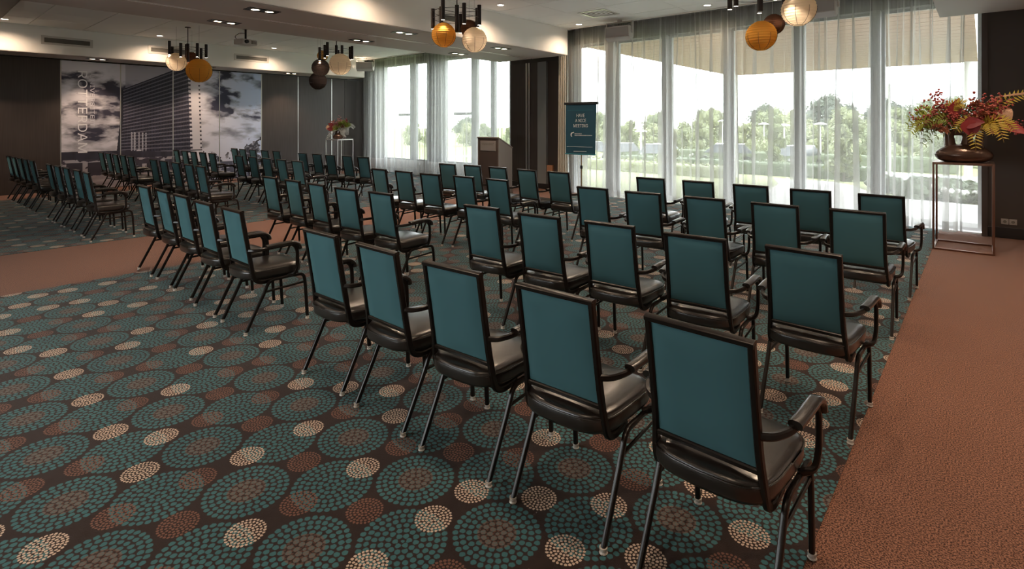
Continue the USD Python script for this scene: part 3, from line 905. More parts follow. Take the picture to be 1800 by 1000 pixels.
def projector(label, loc, rotz):
    t = thing('projector', label, 'projector', loc, rotz)
    obj('body', rbox(-0.20, 0.20, -0.15, 0.15, -0.38, -0.26, 0.02), M['speaker'], t)
    obj('lens', cyl((-0.10, -0.15, -0.32), (-0.10, -0.19, -0.32), 0.045, 20, 0.040), M['black'], t)
    obj('air_grille', cat([box(0.02 + 0.025 * k, 0.035 + 0.025 * k, -0.153, -0.149, -0.355, -0.285) for k in range(6)]), M['grille'], t)
    obj('mount_arm', cat([cyl((0, 0, -0.26), (0, 0, -0.004), 0.022, 14), cyl((0, 0, -0.02), (0, 0, 0.0), 0.07, 20), box(-0.12, 0.12, -0.012, 0.012, -0.27, -0.255)]), M['black'], t)
    cb = fillet([(-0.18, 0.05, -0.28), (-0.26, 0.03, -0.22), (-0.16, 0.0, -0.13), (-0.02, 0.0, -0.12)], 0.08, 6)
    obj('cable', sweep(cb, 0.012, 0.012, [0, 1, 0], 6), M['black'], t)


projector('pale projector hanging from the far room ceiling before the mural', (-12.62, 5.32, ZC), 105)

def grille(label, x, y0, y1, z0, z1, face):
    t = thing('air_grille', label, 'air grille', (x, (y0 + y1) / 2, z0), 0, 'slot grilles in the beam faces')
    w, h = (y1 - y0) / 2, z1 - z0
    f = face * 0.008
    x0, x1 = sorted((0, f))
    obj('frame', cat([box(x0, x1, -w - 0.055, w + 0.055, -0.05, -0.004), box(x0, x1, -w - 0.055, w + 0.055, h + 0.004, h + 0.05), box(x0, x1, -w - 0.055, -w, -0.004, h + 0.004), box(x0, x1, w, w + 0.055, -0.004, h + 0.004)]), M['alupaint'], t)
    obj('back', box(min(0, f * 0.2), max(0, f * 0.2) + 0.0005, -w, w, -0.004, h + 0.004), M['grille'], t)
    for k in range(4):
        z = h * (k + 0.5) / 4
        obj('slat', box(x0, x1, -w, w, z - 0.004, z + 0.004), M['grille'], t)


grille('slot grille nearest the dark left end of the mural-side beam', XB2N, 2.28, 3.10, 3.45, 3.545, 1)
grille('slot grille behind the left chandelier on the mural-side beam', XB2N, 4.33, 5.15, 3.45, 3.545, 1)
grille('slot grille right of the projector on the mural-side beam', XB2N, 6.39, 7.25, 3.455, 3.545, 1)
grille('slot grille on the near face of the middle beam behind lanterns', XB1N, 6.33, 7.19, 3.45, 3.54, 1)

# ------------------------------------------------------------------ lectern
t = thing('lectern', 'dark wooden lectern with grey sides and sloped top before the far windows', 'lectern', (-8.68, 9.15, 0.004))
side = sg.Polygon([(0.0, 0.0), (0.47, 0.0), (0.47, 1.05), (0.0, 1.285)])
for x in (-0.335, 0.305):
    s_ = trimesh.creation.extrude_polygon(side, 0.03)
    s_.apply_transform(np.array([[0, 0, 1, x], [1, 0, 0, 0], [0, 1, 0, 0], [0, 0, 0, 1.0]]))
    obj('side_panel', s_, M['lectern_grey'], t, 'lighter grey side panel')
obj('front_panel', box(-0.305, 0.305, 0.004, 0.03, 0.0, 1.275), M['wood'], t)
topb = box(-0.345, 0.345, -0.01, 0.545, -0.012, 0.012)
topb.apply_transform(trimesh.transformations.rotation_matrix(-math.atan2(0.235, 0.47), [1, 0, 0]))
topb.apply_translation([0, 0.0, 1.30])
obj('sloped_top', topb, M['lectern_grey'], t)
obj('shelf', box(-0.305, 0.305, 0.03, 0.45, 0.78, 0.80), M['wood'], t)
obj('base', box(-0.345, 0.345, -0.015, 0.485, 0.0, 0.045), M['lectern_grey'], t)
pl_ = obj('name_plate', rbox(-0.245, 0.245, -0.006, 0.005, 0.995, 1.225, 0.003), M['plate'], t, 'silver plate with two faint lines of lettering')
for z, w in ((1.165, 0.20), (1.135, 0.17)):
    ks = np.linspace(-w, w, 14)
    obj('lettering', cat([box(a, a + (ks[1] - ks[0]) * 0.62, -0.0075, -0.0058, z - 0.008, z + 0.008) for a in ks[:-1]]), M['grille'], pl_)

# ------------------------------------------------------------------ banner on a pole
BX, BY = -5.66, 8.5
t = thing('banner_stand', 'blue HAVE A NICE MEETING banner on a thin pole by the near windows', 'sign', (BX, BY, 0.004), 6)
obj('foot', lathe([(0, 0), (0.19, 0), (0.19, 0.010), (0.03, 0.022), (0.012, 0.05), (0, 0.05)], 28), M['standsteel'], t)
obj('lower_pole', cyl((0, 0, 0.02), (0, 0, 0.80), 0.015, 14), M['gold_edge'], t)
obj('clamp', cyl((0, 0, 0.78), (0, 0, 0.84), 0.024, 14), M['black'], t)
obj('upper_pole', cyl((0, 0, 0.80), (0, 0, 1.98), 0.011, 12), M['gold_edge'], t)
obj('top_rail', rbox(-0.355, 0.345, -0.035, 0.02, 1.975, 2.025, 0.01), M['black'], t)
NB = 16
V = np.zeros((NB, 12, 3))
for i, s in enumerate(np.linspace(0, 1, NB)):
    for j, u in enumerate(np.linspace(-1, 1, 12)):
        V[i, j] = (u * (0.318 - 0.004 * s) - 0.012 * s, -0.018 - 0.010 * math.sin(s * 2.6) - 0.010 * s * u, 1.98 - s * 0.93)
V2 = V.copy(); V2[:, :, 1] += 0.003
bn = obj('banner', cat([grid(V), grid(V2[:, ::-1])]), M['banner'], t, smooth=True)
obj('bottom_rail', rbox(-0.33, 0.308, -0.040, -0.018, 1.040, 1.062, 0.006), M['bannerband'], t)


def bface(m, y=-0.0335):
    m = m.copy()
    m.apply_transform(np.array([[1, 0, 0, 0], [0, 0, -1.0, 0], [0, 1, 0, 0], [0, 0, 0, 1]]))
    m.apply_translation([0, y, 0])
    return m


def text(parent, s, h, cx, z, mat, name='lettering', y=-0.031, bold=False):
    tmx = meshkit.text_mesh(s, h, 0.0015, bold)
    tmx.vertices[:, 0] *= 0.78
    w = tmx.bounds[:, 0]
    tmx.apply_translation([cx - w.mean(), z, 0])
    return obj(name, bface(tmx, y), mat, parent)


for s, z in (('HAVE', 1.745), ('A NICE', 1.650), ('MEETING', 1.552)):
    text(bn, s, 0.062, 0.0, z, M['white'], bold=False)
obj('rule', bface(box(-0.28, 0.25, 1.872, 1.878, 0, 0.002), -0.0285), M['bannerband'], bn)
obj('rule', bface(box(-0.29, 0.25, 1.188, 1.194, 0, 0.002), -0.041), M['white'], bn)
# emblem: two crescent strokes, and two fine lines of small print
cres = sg.Point(0, 0).buffer(0.047, 24).difference(sg.Point(0.023, -0.009).buffer(0.045, 24)).intersection(sg.box(-0.06, -0.042, 0.04, 0.06))
obj('emblem', bface(moved(trimesh.creation.extrude_polygon(shapely.affinity.translate(cres, -0.165, 1.415), 0.0015)), -0.035), M['white'], bn)
dot = sg.Point(-0.150, 1.452).buffer(0.016, 12).difference(sg.Point(-0.142, 1.440).buffer(0.014, 12))
obj('emblem', bface(trimesh.creation.extrude_polygon(dot, 0.0015), -0.035), M['white'], bn)
for z, x0, x1, k in ((1.432, -0.125, 0.03, 11), (1.402, -0.125, 0.24, 27), (1.105, -0.14, 0.13, 24)):
    ks = np.linspace(x0, x1, k + 1)
    obj('small_print', bface(cat([box(a, a + (ks[1] - ks[0]) * 0.65, z - 0.006, z + 0.006, 0, 0.0015) for a in ks[:-1]]), -0.036 if z > 1.2 else -0.042), M['white'], bn)

# ------------------------------------------------------------------ flower stands, vases and bouquets
def frame_stand(label, loc, wx, wy, h, mat, rotz=0, bar=0.022):
    t = thing('flower_stand', label, 'stand', loc, rotz)
    x, y, b = wx / 2, wy / 2, bar
    for sx in (-1, 1):
        for sy in (-1, 1):
            obj('leg', rbox(sx * x - b / 2, sx * x + b / 2, sy * y - b / 2, sy * y + b / 2, 0.0, h, 0.003), mat, t)
    for z in (b / 2, h - b / 2):
        for sy in (-1, 1):
            obj('rail', rbox(-x + b / 2, x - b / 2, sy * y - b / 2, sy * y + b / 2, z - b / 2, z + b / 2, 0.003), mat, t)
        for sx in (-1, 1):
            obj('rail', rbox(sx * x - b / 2, sx * x + b / 2, -y + b / 2, y - b / 2, z - b / 2, z + b / 2, 0.003), mat, t)
    obj('top_plate', box(-x - b / 2, x + b / 2, -y - b / 2, y + b / 2, h, h + 0.006), mat, t)
    return t


def vase(label, loc, rotz, s, sz=1.0):
    """wide low vessel with three joined necks and an open loop between two of them"""
    t = thing('vase', label, 'vase', loc, rotz)
    body = lathe([(0.0, 0.0), (0.20, 0.0), (0.265, 0.025), (0.295, 0.065), (0.285, 0.10), (0.22, 0.145), (0.14, 0.175), (0.0, 0.185)], 36)
    body = m3.Manifold(m3.Mesh(body.vertices.astype(np.float32), body.faces.astype(np.uint32))) if False else None
    prof = m3.CrossSection([[(0.0, 0.0), (0.20, 0.0), (0.265, 0.025), (0.297, 0.066), (0.283, 0.105), (0.22, 0.15), (0.14, 0.18), (0.0, 0.19)]])
    b = m3.Manifold.revolve(prof, 40).scale((1.0, 0.62, 1.0))
    necks = []
    for x0, x1, r0, r1, z1 in ((-0.125, -0.150, 0.070, 0.046, 0.335), (0.035, 0.045, 0.085, 0.050, 0.33), (0.145, 0.165, 0.060, 0.042, 0.30)):
        for k in range(6):
            a, c = k / 6, (k + 1) / 6
            def at(q):
                return (x0 + (x1 - x0) * q, 0.13 + (z1 - 0.13) * q, r0 + (r1 - r0) * math.sin(q * PI / 2))
            (xa, za, ra), (xc, zc, rc) = at(a), at(c)
            necks.append(m3.Manifold.batch_hull([m3.Manifold.cylinder(0.004, ra, ra, 24).translate((xa, 0, za)), m3.Manifold.cylinder(0.004, rc, rc, 24).translate((xc, 0, zc))]))
    bridge = m3.Manifold.batch_hull([m3.Manifold.sphere(0.035, 20).translate((-0.13, 0, 0.315)), m3.Manifold.sphere(0.035, 20).translate((0.03, 0, 0.315))])
    v = m3.Manifold.batch_boolean([b] + necks + [bridge], m3.OpType.Add)
    for x, z in ((-0.150, 0.335), (0.045, 0.33), (0.165, 0.30)):
        v = v - m3.Manifold.cylinder(0.12, 0.022, 0.032, 20).translate((x, 0, z - 0.10))
    v = v.scale((s, s, s * sz)).refine_to_length(0.03 * s)
    q = tm(v)
    q.merge_vertices()
    trimesh.smoothing.filter_taubin(q, iterations=6)
    obj('body', q, M['bronze'], t, smooth=60)
    return t


def leafmat(name, c1, c2, trans=0.35):
    g = G()
    oi = g.node('object_info') + '.random'
    geo = g.node('geometry') + '.random_per_island'
    v = g.m('fraction', g.m('add', oi, geo))
    col = g.mix(v, c1, c2)
    d = g.node('principled_bsdf', [('base_color', col)], roughness=0.5)
    tl = g.node('translucent_bsdf', [('color', col)])
    mx = g.node('mix_closure', [('closure1', d + '.BSDF'), ('closure2', tl + '.BSDF')], fac=trans)
    return usdkit.material(stage, LK + name, g.n, g.l, surface=mx + '.closure')


M['fern'] = leafmat('fern_green', (0.20, 0.26, 0.035), (0.36, 0.36, 0.05))
M['fernyellow'] = leafmat('fern_yellow', (0.46, 0.34, 0.04), (0.58, 0.42, 0.07))
M['crimson'] = leafmat('crimson_leaf', (0.20, 0.012, 0.022), (0.30, 0.03, 0.03), 0.25)
M['berry'] = leafmat('berry_red', (0.34, 0.045, 0.045), (0.50, 0.13, 0.09), 0.15)
M['rust'] = leafmat('rust_bloom', (0.30, 0.09, 0.045), (0.42, 0.17, 0.09), 0.3)
M['peach'] = leafmat('dried_palm', (0.62, 0.36, 0.22), (0.70, 0.45, 0.30), 0.3)
M['olive'] = leafmat('olive_leaf', (0.10, 0.12, 0.03), (0.20, 0.19, 0.06), 0.3)
M['pink'] = leafmat('pink_bloom', (0.42, 0.16, 0.17), (0.55, 0.27, 0.26), 0.3)
M['white_dry'] = leafmat('white_dried', (0.62, 0.60, 0.57), (0.75, 0.72, 0.68), 0.3)
M['stem'] = plain('plant_stem', (0.07, 0.05, 0.03), 0.7)


def rib(p, q, r0=0.0022, r1=0.0012, sag=0.0, n=6):
    p, q = np.array(p, float), np.array(q, float)
    s = np.linspace(0, 1, n)[:, None]
    P = p + (q - p) * s
    P[:, 2] += (sag * 4 * s * (1 - s))[:, 0]
    return P, sweep(P, np.linspace(r0, r1, n) * 2, np.linspace(r0, r1, n) * 2, [0.3, 1, 0.2], 5)


def leaf(base, direction, normal, L, W, curl=0.2, n=7):
    """one pointed leaf, folded along its midrib and bent"""
    d = np.array(direction, float); d /= np.linalg.norm(d)
    nn = np.array(normal, float); nn -= d * (nn @ d); nn /= np.linalg.norm(nn)
    s = np.cross(d, nn)
    V = np.zeros((n, 3, 3))
    for i, u in enumerate(np.linspace(0, 1, n)):
        w = W * math.sin(PI * min(1, u ** 0.75 * 1.0)) * 0.5 + 0.0005
        c = np.array(base) + d * L * u - nn * curl * L * u * u
        V[i] = [c - s * w + nn * w * 0.3, c, c + s * w + nn * w * 0.3]
    return grid(V)


def frond(base, tip, sag, npin, lp, mirror_up=(0, -1, 0.4)):
    """fern frond: midrib with paired leaflets"""
    P, st = rib(base, tip, 0.003, 0.001, sag, 14)
    T = np.gradient(P, axis=0)
    ms = [st]
    for k in range(npin):
        u = 0.12 + 0.86 * k / npin
        i = min(int(u * 13), 12)
        f = u * 13 - i
        c = P[i] * (1 - f) + P[i + 1] * f
        d = T[i] / np.linalg.norm(T[i])
        nrm = np.array(mirror_up, float); nrm -= d * (nrm @ d); nrm /= np.linalg.norm(nrm)
        sd = np.cross(d, nrm)
        L = lp * math.sin(PI * (0.16 + 0.84 * (1 - u) * 0.62)) * (1 if u < 0.93 else 0.6)
        for sg_ in (-1, 1):
            ms.append(leaf(c, sd * sg_ + d * 0.55, nrm, L, L * 0.24, 0.12, 4))
    return cat(ms)


def berries(base, tip, n, spread, r=0.006, seed=0):
    rg = np.random.default_rng(seed)
    P, st = rib(base, tip, 0.0025, 0.0012, 0.02, 8)
    ms, bs = [st], []
    ico = trimesh.creation.icosphere(1, r)
    for k in range(n):
        u = rg.uniform(0.35, 1.0)
        c = P[int(u * 7)]
        e = c + rg.normal(0, spread, 3)
        ms.append(rib(c, e, 0.0011, 0.0009, 0, 3)[1])
        for _ in range(3):
            bs.append(moved(ico, e + rg.normal(0, r * 1.5, 3), s=rg.uniform(0.7, 1.3)))
    return cat(ms), cat(bs)


def bloom(c, r, seed, petals=26):
    rg = np.random.default_rng(seed)
    ms = []
    for k in range(petals):
        v = rg.normal(size=3); v /= np.linalg.norm(v)
        if v[2] < -0.4:
            v[2] *= -1
        ms.append(leaf(np.array(c) + v * r * 0.15, v, rg.normal(size=3) + [0, 0, 0.5], r * rg.uniform(0.7, 1.05), r * 0.55, 0.5, 4))
    return cat(ms)


def bouquet(label, loc, s, seed, far=False, rotz=0):
    """arranged stems, each its own part; x across the view, z up from the vase mouth"""
    rg = np.random.default_rng(seed)
    t = thing('flower_arrangement', label, 'flowers', loc, rotz)
    o = np.array([0, 0, 0.0])
    A = lambda x, y, z: np.array([x * (1.2 if x < 0 and not far else 1.0), y, z]) * s
    b = lambda: A(rg.choice([-0.15, 0.045, 0.165]) + rg.normal(0, 0.012), rg.normal(0, 0.01), -0.03)
    fr = ([(-0.40, -0.05, 0.10, 'fern'), (-0.42, 0.08, 0.02, 'fern'), (-0.36, -0.10, -0.05, 'fern'), (-0.25, -0.14, 0.03, 'fern'), (-0.33, 0.05, 0.18, 'fern'),
           (0.10, -0.22, -0.22, 'fernyellow'), (0.22, -0.20, -0.06, 'fernyellow'), (0.38, -0.12, -0.02, 'fernyellow'), (0.30, -0.2, -0.12, 'fernyellow'), (0.52, 0.02, 0.34, 'fernyellow'),
           (0.02, -0.12, 0.25, 'fernyellow'), (-0.05, -0.14, -0.02, 'fernyellow'), (0.30, 0.05, 0.16, 'olive'), (-0.12, 0.06, 0.20, 'olive'), (0.18, 0.08, 0.20, 'olive')]
          if not far else
          [(-0.20, -0.1, -0.05, 'fern'), (0.0, -0.15, 0.05, 'fern'), (0.22, -0.12, 0.12, 'fern'), (0.30, -0.02, 0.08, 'fern'), (0.10, -0.1, 0.16, 'fern'), (-0.08, -0.12, 0.08, 'fern'), (0.16, 0.1, 0.2, 'fern'),
           (0.42, 0.02, 0.02, 'white_dry'), (0.12, -0.16, -0.34, 'white_dry'), (0.20, -0.15, -0.22, 'white_dry'), (0.08, -0.12, -0.25, 'white_dry'), (0.26, -0.1, -0.18, 'white_dry'), (-0.36, -0.04, -0.32, 'white_dry')])
    for x, y, z, m in fr:
        obj('fern_frond' if m != 'white_dry' else 'dried_sprig', frond(b() * [1, 1, 0.4], A(x, y, z), 0.10 * s * (1 if z > -0.1 else 1.4), 15, 0.085 * s), M[m], t, smooth=False)
    # tall berry sprays
    br = [(-0.20, 0.02, 0.40), (-0.28, -0.04, 0.24), (-0.17, 0.0, 0.29), (-0.24, -0.06, 0.30), (-0.33, -0.02, 0.16), (0.20, -0.04, 0.26), (0.28, -0.05, 0.36), (0.16, 0.03, 0.30), (0.24, -0.02, 0.32), (0.32, 0.03, 0.30), (0.12, -0.04, 0.22), (0.42, 0.0, 0.12), (0.48, 0.03, 0.06), (-0.34, 0.03, 0.10), (-0.10, -0.08, 0.20), (0.36, 0.0, 0.20)] if not far else \
        [(0.0, 0, 0.36), (-0.16, 0, 0.22), (-0.10, -0.03, 0.18), (-0.22, 0, 0.18), (0.18, 0, 0.28), (-0.05, 0, 0.24)]
    for k, (x, y, z) in enumerate(br):
        st, bs = berries(b() * [1, 1, 0.4], A(x, y, z), 22, 0.036 * s, 0.0095 * s, seed * 31 + k)
        q = obj('berry_branch', st, M['stem'], t)
        q = obj('berries', bs, M['berry' if not far or k % 2 else 'pink'], q)
        keys(q, kind='stuff')
    # big crimson leaves
    cr_ = [((-0.08, -0.06, 0.12), (0.35, -0.1, 1.0), (0.3, -1, 0.1), 0.21, 0.115), ((0.04, -0.13, 0.10), (0.2, -0.2, -0.9), (0.2, -1, 0.1), 0.18, 0.16), ((0.0, -0.12, 0.05), (1, -0.3, 0.2), (0.1, -1, 0.5), 0.17, 0.13), ((0.27, -0.08, 0.06), (1.0, -0.1, -0.42), (0.1, -0.9, 0.6), 0.23, 0.11)] if not far else \
        [((-0.12, -0.05, 0.05), (-0.8, -0.1, 0.6), (0, -1, 0.3), 0.22, 0.12), ((-0.14, -0.08, 0.0), (-0.5, -0.2, 0.05), (0, -1, 0.3), 0.18, 0.12), ((-0.2, -0.03, 0.1), (0.5, -0.1, -0.6), (0, -1, 0.2), 0.16, 0.11), ((0.22, -0.02, 0.14), (-0.1, 0, 1), (0, -1, 0), 0.18, 0.05)]
    for p, d, n_, L, W in cr_:
        obj('crimson_leaf', leaf(A(*p), d, n_, L * s, W * s, 0.12, 9), M['crimson'], t, smooth=True)
    # rust and pink blooms
    bl = [(-0.17, -0.12, 0.02, 0.055, 'rust'), (-0.12, -0.14, -0.02, 0.05, 'rust'), (-0.22, -0.08, 0.06, 0.05, 'rust'), (0.10, -0.05, 0.24, 0.055, 'rust'), (0.14, -0.06, 0.15, 0.05, 'rust'), (-0.06, -0.02, 0.14, 0.05, 'rust'), (0.22, -0.10, -0.03, 0.028, 'pink'), (0.20, 0.02, 0.12, 0.05, 'olive'), (-0.30, -0.02, 0.0, 0.04, 'rust'), (0.26, -0.02, 0.08, 0.055, 'olive')] if not far else \
        [(-0.06, -0.08, 0.14, 0.07, 'pink'), (0.0, -0.1, 0.08, 0.05, 'pink'), (0.06, -0.1, 0.16, 0.06, 'fern'), (0.22, -0.08, 0.08, 0.06, 'fern'), (0.02, 0.0, 0.24, 0.04, 'rust'), (0.12, -0.08, 0.06, 0.05, 'rust'), (-0.02, -0.12, 0.0, 0.05, 'fern')]
    for k, (x, y, z, r, m) in enumerate(bl):
        obj('flower_head', bloom(A(x, y, z), r * s, seed * 17 + k), M[m], t, smooth=False)
    # dried palm fan
    fp = (0.36, -0.04, 0.20) if not far else (-0.24, -0.05, 0.06)
    dr = (-0.55, -0.15, -0.65) if not far else (-1, 0, -0.05)
    ms = []
    d0 = np.array(dr) / np.linalg.norm(dr)
    for k in np.linspace(-0.75, 0.75, 13):
        ax = np.cross(d0, [0, -1, 0.2]); ax /= np.linalg.norm(ax)
        ms.append(leaf(A(*fp), d0 + ax * k, (0, -1, 0.3), 0.15 * s * (1 - 0.25 * abs(k)), 0.020 * s, 0.25, 5))
    ms.append(rib(b() * [1, 1, 0.4], A(*fp), 0.003, 0.002, 0.04)[1])
    obj('dried_palm', cat(ms), M['peach'], t, smooth=False)
    if not far:
        obj('grass_plume', cat([leaf(A(0.22 + 0.01 * k, 0.0, 0.32), (1, 0, 0.10 + 0.03 * k), (0, -1, 0.3), 0.26 * s, 0.012 * s, 0.05, 6) for k in range(4)] + [rib(b() * [1, 1, 0.4], A(0.22, 0, 0.32), 0.003, 0.002, 0.05)[1]]), M['peach'], t, smooth=False)
        for k in range(6):
            e = A(rg.uniform(-0.36, -0.22), rg.uniform(-0.12, 0), rg.uniform(-0.22, -0.05))
            obj('dark_sprig', frond(b() * [1, 1, 0.4], e, 0.10 * s, 9, 0.05 * s), M['olive'], t, smooth=False)
    return t


frame_stand('tall open bronze frame stand by the dark wall at right', (-0.185, 9.21, 0.0), 0.585, 0.66, 1.118, M['standmetal'])
vase('wide brown three-necked vase on the tall stand at right', (-0.185, 9.12, 1.125), 0, 1.0, 1.22)
bouquet('red and yellow autumn flower arrangement in the vase at right', (-0.185, 9.12, 1.545), 1.28, 5)
frame_stand('tall pale metal frame stand before the dark panels in the far corner', (-15.45, 9.42, 0.0), 0.56, 0.60, 1.14, M['standsteel'], 8)
vase('brown vase on the stand in the far corner', (-15.45, 9.42, 1.147), 10, 0.86, 1.1)
bouquet('green and pink flower arrangement with white dried sprigs in the far corner', (-15.45, 9.42, 1.455), 1.15, 9, True, 38)

# ------------------------------------------------------------------ wall sockets and wall box
t = thing('wall_socket', 'double power socket on the dark wall right of the flower stand', 'socket', (0.285, 10.38, 0.235))
for x in (-0.043, 0.043):
    q = obj('plate', rbox(x - 0.0405, x + 0.0405, -0.010, 0.0, -0.04, 0.04, 0.004), M['socket'], t)
    ring = sg.Point(x, 0).buffer(0.026, 18).difference(sg.Point(x, 0).buffer(0.020, 18))
    obj('recess_ring', bface(trimesh.creation.extrude_polygon(ring, 0.003), -0.010), M['socket'], q)
    obj('recess', bface(trimesh.creation.extrude_polygon(sg.Point(x, 0).buffer(0.020, 18), 0.001), -0.010), M['grille'], q)
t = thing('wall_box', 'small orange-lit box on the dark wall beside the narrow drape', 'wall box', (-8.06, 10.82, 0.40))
obj('cover', rbox(-0.13, 0.05, -0.07, 0.0, 0.02, 0.20, 0.008), M['orange_lit_box'], t)
obj('lower_cover', rbox(-0.06, 0.05, -0.06, 0.0, -0.08, 0.016, 0.006), M['orange_lit_box'], t)

# ------------------------------------------------------------------ the printed mural: four partition panels whose print is carried as mesh colours
MY0, MW, MH = 2.73, 4.815, 3.15


def mural_color(Y, Z):
    """black-and-white city photograph: storm clouds, a tower block, a low building and trees"""
    s = (Y - MY0) / MW
    t = Z / MH
    P = lambda fx, fz, k, o=5: meshkit.fbm(np.stack([s * fx + k, t * fz + k * 1.7, np.full_like(s, k)], -1), o, k)
    c1 = P(4.0, 9.0, 3)
    c2 = P(9.0, 14.0, 8)
    cl = np.clip((0.62 * c1 + 0.38 * c2 - 0.36) / 0.26, 0, 1)
    # the great masses of the cloud: pale low down, dark streaks at upper left, a dark tumble of cloud across the right
    g2 = lambda a, b, sa, sb: np.exp(-((s - a) / sa) ** 2 - ((t - b) / sb) ** 2)
    wob = 0.10 * (c1 - 0.5)
    w1, w2 = P(14, 18, 61, 5) - 0.5, P(14, 18, 67, 5) - 0.5
    s0, t0 = s, t
    s, t = s + 0.26 * w1, t + 0.22 * w2
    lft = (s < 0.33)
    bias = (0.30 - 0.95 * np.exp(-((t - 0.885 + 0.55 * s + wob) / 0.060) ** 2) * lft - 0.75 * np.exp(-((t - 0.66 + 0.25 * s + wob) / 0.045) ** 2) * lft
            - 0.45 * np.exp(-((t - 0.43 + wob) / 0.022) ** 2) * lft + 0.25 * np.exp(-((t - 0.58) / 0.05) ** 2) * (s < 0.13))
    bias = bias - 1.05 * np.exp(-((s - 0.775 - 0.5 * (0.78 - t) * 0.35 + 0.6 * wob) / 0.065) ** 2) * np.clip((t - 0.50) * 5, 0, 1) - 0.8 * g2(0.735, 0.68, 0.10, 0.06) - 0.7 * g2(0.93, 0.60, 0.06, 0.05) - 0.5 * g2(0.90, 0.97, 0.04, 0.05)
    bias = bias + 0.75 * g2(0.845, 0.62, 0.035, 0.06) + 0.5 * g2(0.86, 0.86, 0.05, 0.05) + 0.4 * g2(0.96, 0.76, 0.04, 0.06) + 0.35 * g2(0.68, 0.9, 0.05, 0.08)
    s, t = s0, t0
    cl = np.clip((0.5 * c1 + 0.5 * c2 - 0.38) / 0.20, 0, 1)
    cl = np.clip(0.80 * cl + bias * 1.1 + 0.9 * w1, 0, 1)
    dark, light = np.array([0.040, 0.037, 0.065]), np.array([0.74, 0.70, 0.77])
    col = dark + (light - dark) * cl[..., None]
    blue = np.clip((s - 0.6) / 0.35, 0, 1)[..., None]
    col = col * (1 - blue) + blue * col * np.array([0.80, 0.98, 1.18])
    # flat grey sky behind the tower's top
    gs = ((s > 0.27) & (s < 0.60) & (t > 0.78))[..., None]
    col = np.where(gs, 0.35 * col + 0.65 * np.array([0.33, 0.31, 0.37]), col)
    # tower front
    roof = 0.795 + (s - 0.252) / (0.572 - 0.252) * (1.04 - 0.795)
    left = 0.231 + 0.018 * np.clip((t - 0.27) / 0.3, 0, 1)
    right = 0.574 + 0.020 * (1 - t)
    tower = (s > left) & (s < right) & (t < roof) & (t > 0.262)
    u = np.clip((s - 0.24) / 0.335, 0, 1)
    lev = 0.265 + (t - 0.265) * (0.56 / (roof - 0.265 + 1e-6)) * 1.0
    fl = (t - 0.265) / np.maximum(roof - 0.265, 0.05) * 21
    band = np.abs(fl - np.floor(fl) - 0.5)
    win = (np.floor(s * 210) % 3 == 0)
    tw = np.where((band < 0.17)[..., None], np.array([0.15, 0.14, 0.18]), np.array([0.030, 0.028, 0.052]))
    tw = np.where((win & (band > 0.25))[..., None], tw * 0.55, tw)
    tw = tw * (0.75 + 0.5 * P(30, 30, 12, 2))[..., None]
    tw = np.where((s < left + 0.012)[..., None], np.array([0.02, 0.02, 0.035]), tw)
    col = np.where(tower[..., None], tw, col)
    # pale end wall with its two rows of small dark balconies
    ew = (s > right) & (s < right + 0.062) & (t > 0.285) & (t < 1.1)
    col = np.where(ew[..., None], np.array([0.66, 0.62, 0.67]), col)
    k = np.floor(t * 27) % 1 + (t * 27 - np.floor(t * 27))
    notch = ew & (((s < right + 0.012) & (k < 0.45)) | ((s > right + 0.053) & (k < 0.38)))
    col = np.where(notch[..., None], np.array([0.05, 0.045, 0.07]), col)
    col = np.where(((s > right) & (s < right + 0.062) & (t > 0.278) & (t < 0.287))[..., None], np.array([0.05, 0.05, 0.07]), col)
    # white glazed lift tower
    q = (t > 0.266) & (t < 0.452)
    for a, w in ((0.300, 0.006), (0.313, 0.009), (0.333, 0.006), (0.350, 0.006), (0.366, 0.005)):
        col = np.where((q & (np.abs(s - a) < w * 0.5 * (0.8 + 0.4 * (np.floor(t * 90) % 2))) & (t < 0.45 - (a - 0.3) * 0.15))[..., None], np.array([0.40, 0.39, 0.45]), col)
    col = np.where((q & (np.abs(s - 0.333) < 0.012) & (t < 0.30))[..., None], np.array([0.55, 0.53, 0.58]), col)
    # low dark building with pale columns below it
    low = (t < 0.298 - 0.03 * np.clip((s - 0.25) * 3, 0, 1)) & (t > 0.236) & (s < 0.56)
    col = np.where(low[..., None], np.array([0.035, 0.032, 0.05]) * (0.7 + 0.9 * P(40, 8, 21, 3))[..., None], col)
    und = (t <= 0.236) & (s < 0.62)
    st = np.where((np.floor(s * 46) % 4 == 0) | (t > 0.21), 1.0, 0.0)
    ucol = np.where(st[..., None] > 0, np.array([0.42, 0.40, 0.46]), np.array([0.05, 0.045, 0.065]))
    n3 = P(26, 34, 30, 4)
    ucol = np.where((n3 < 0.47)[..., None], np.array([0.055, 0.048, 0.07]), ucol)
    ground = (t < 0.11 + 0.03 * (n3 - 0.5))
    ucol = np.where(ground[..., None], np.array([0.40, 0.36, 0.40]) * (0.55 + 0.8 * P(12, 60, 33, 3))[..., None], ucol)
    col = np.where(und[..., None], ucol, col)
    # trees at right
    n4 = P(22, 22, 41, 5)
    h = 0.255 + 0.045 * np.sin(s * 40) + 0.22 * np.clip((s - 0.84) / 0.12, 0, 1)
    tree = (s > 0.655) & (t < h + 0.16 * (n4 - 0.5)) & ((n4 > 0.40 + 0.35 * np.clip((t - 0.27) * 3, 0, 1)))
    tcol = np.array([0.035, 0.035, 0.055]) + np.array([0.26, 0.27, 0.33]) * np.clip((P(70, 60, 47, 3) - 0.5) * 5, 0, 1)[..., None]
    col = np.where(tree[..., None], tcol, col)
    foot = (s >= 0.62) & (t < 0.17)
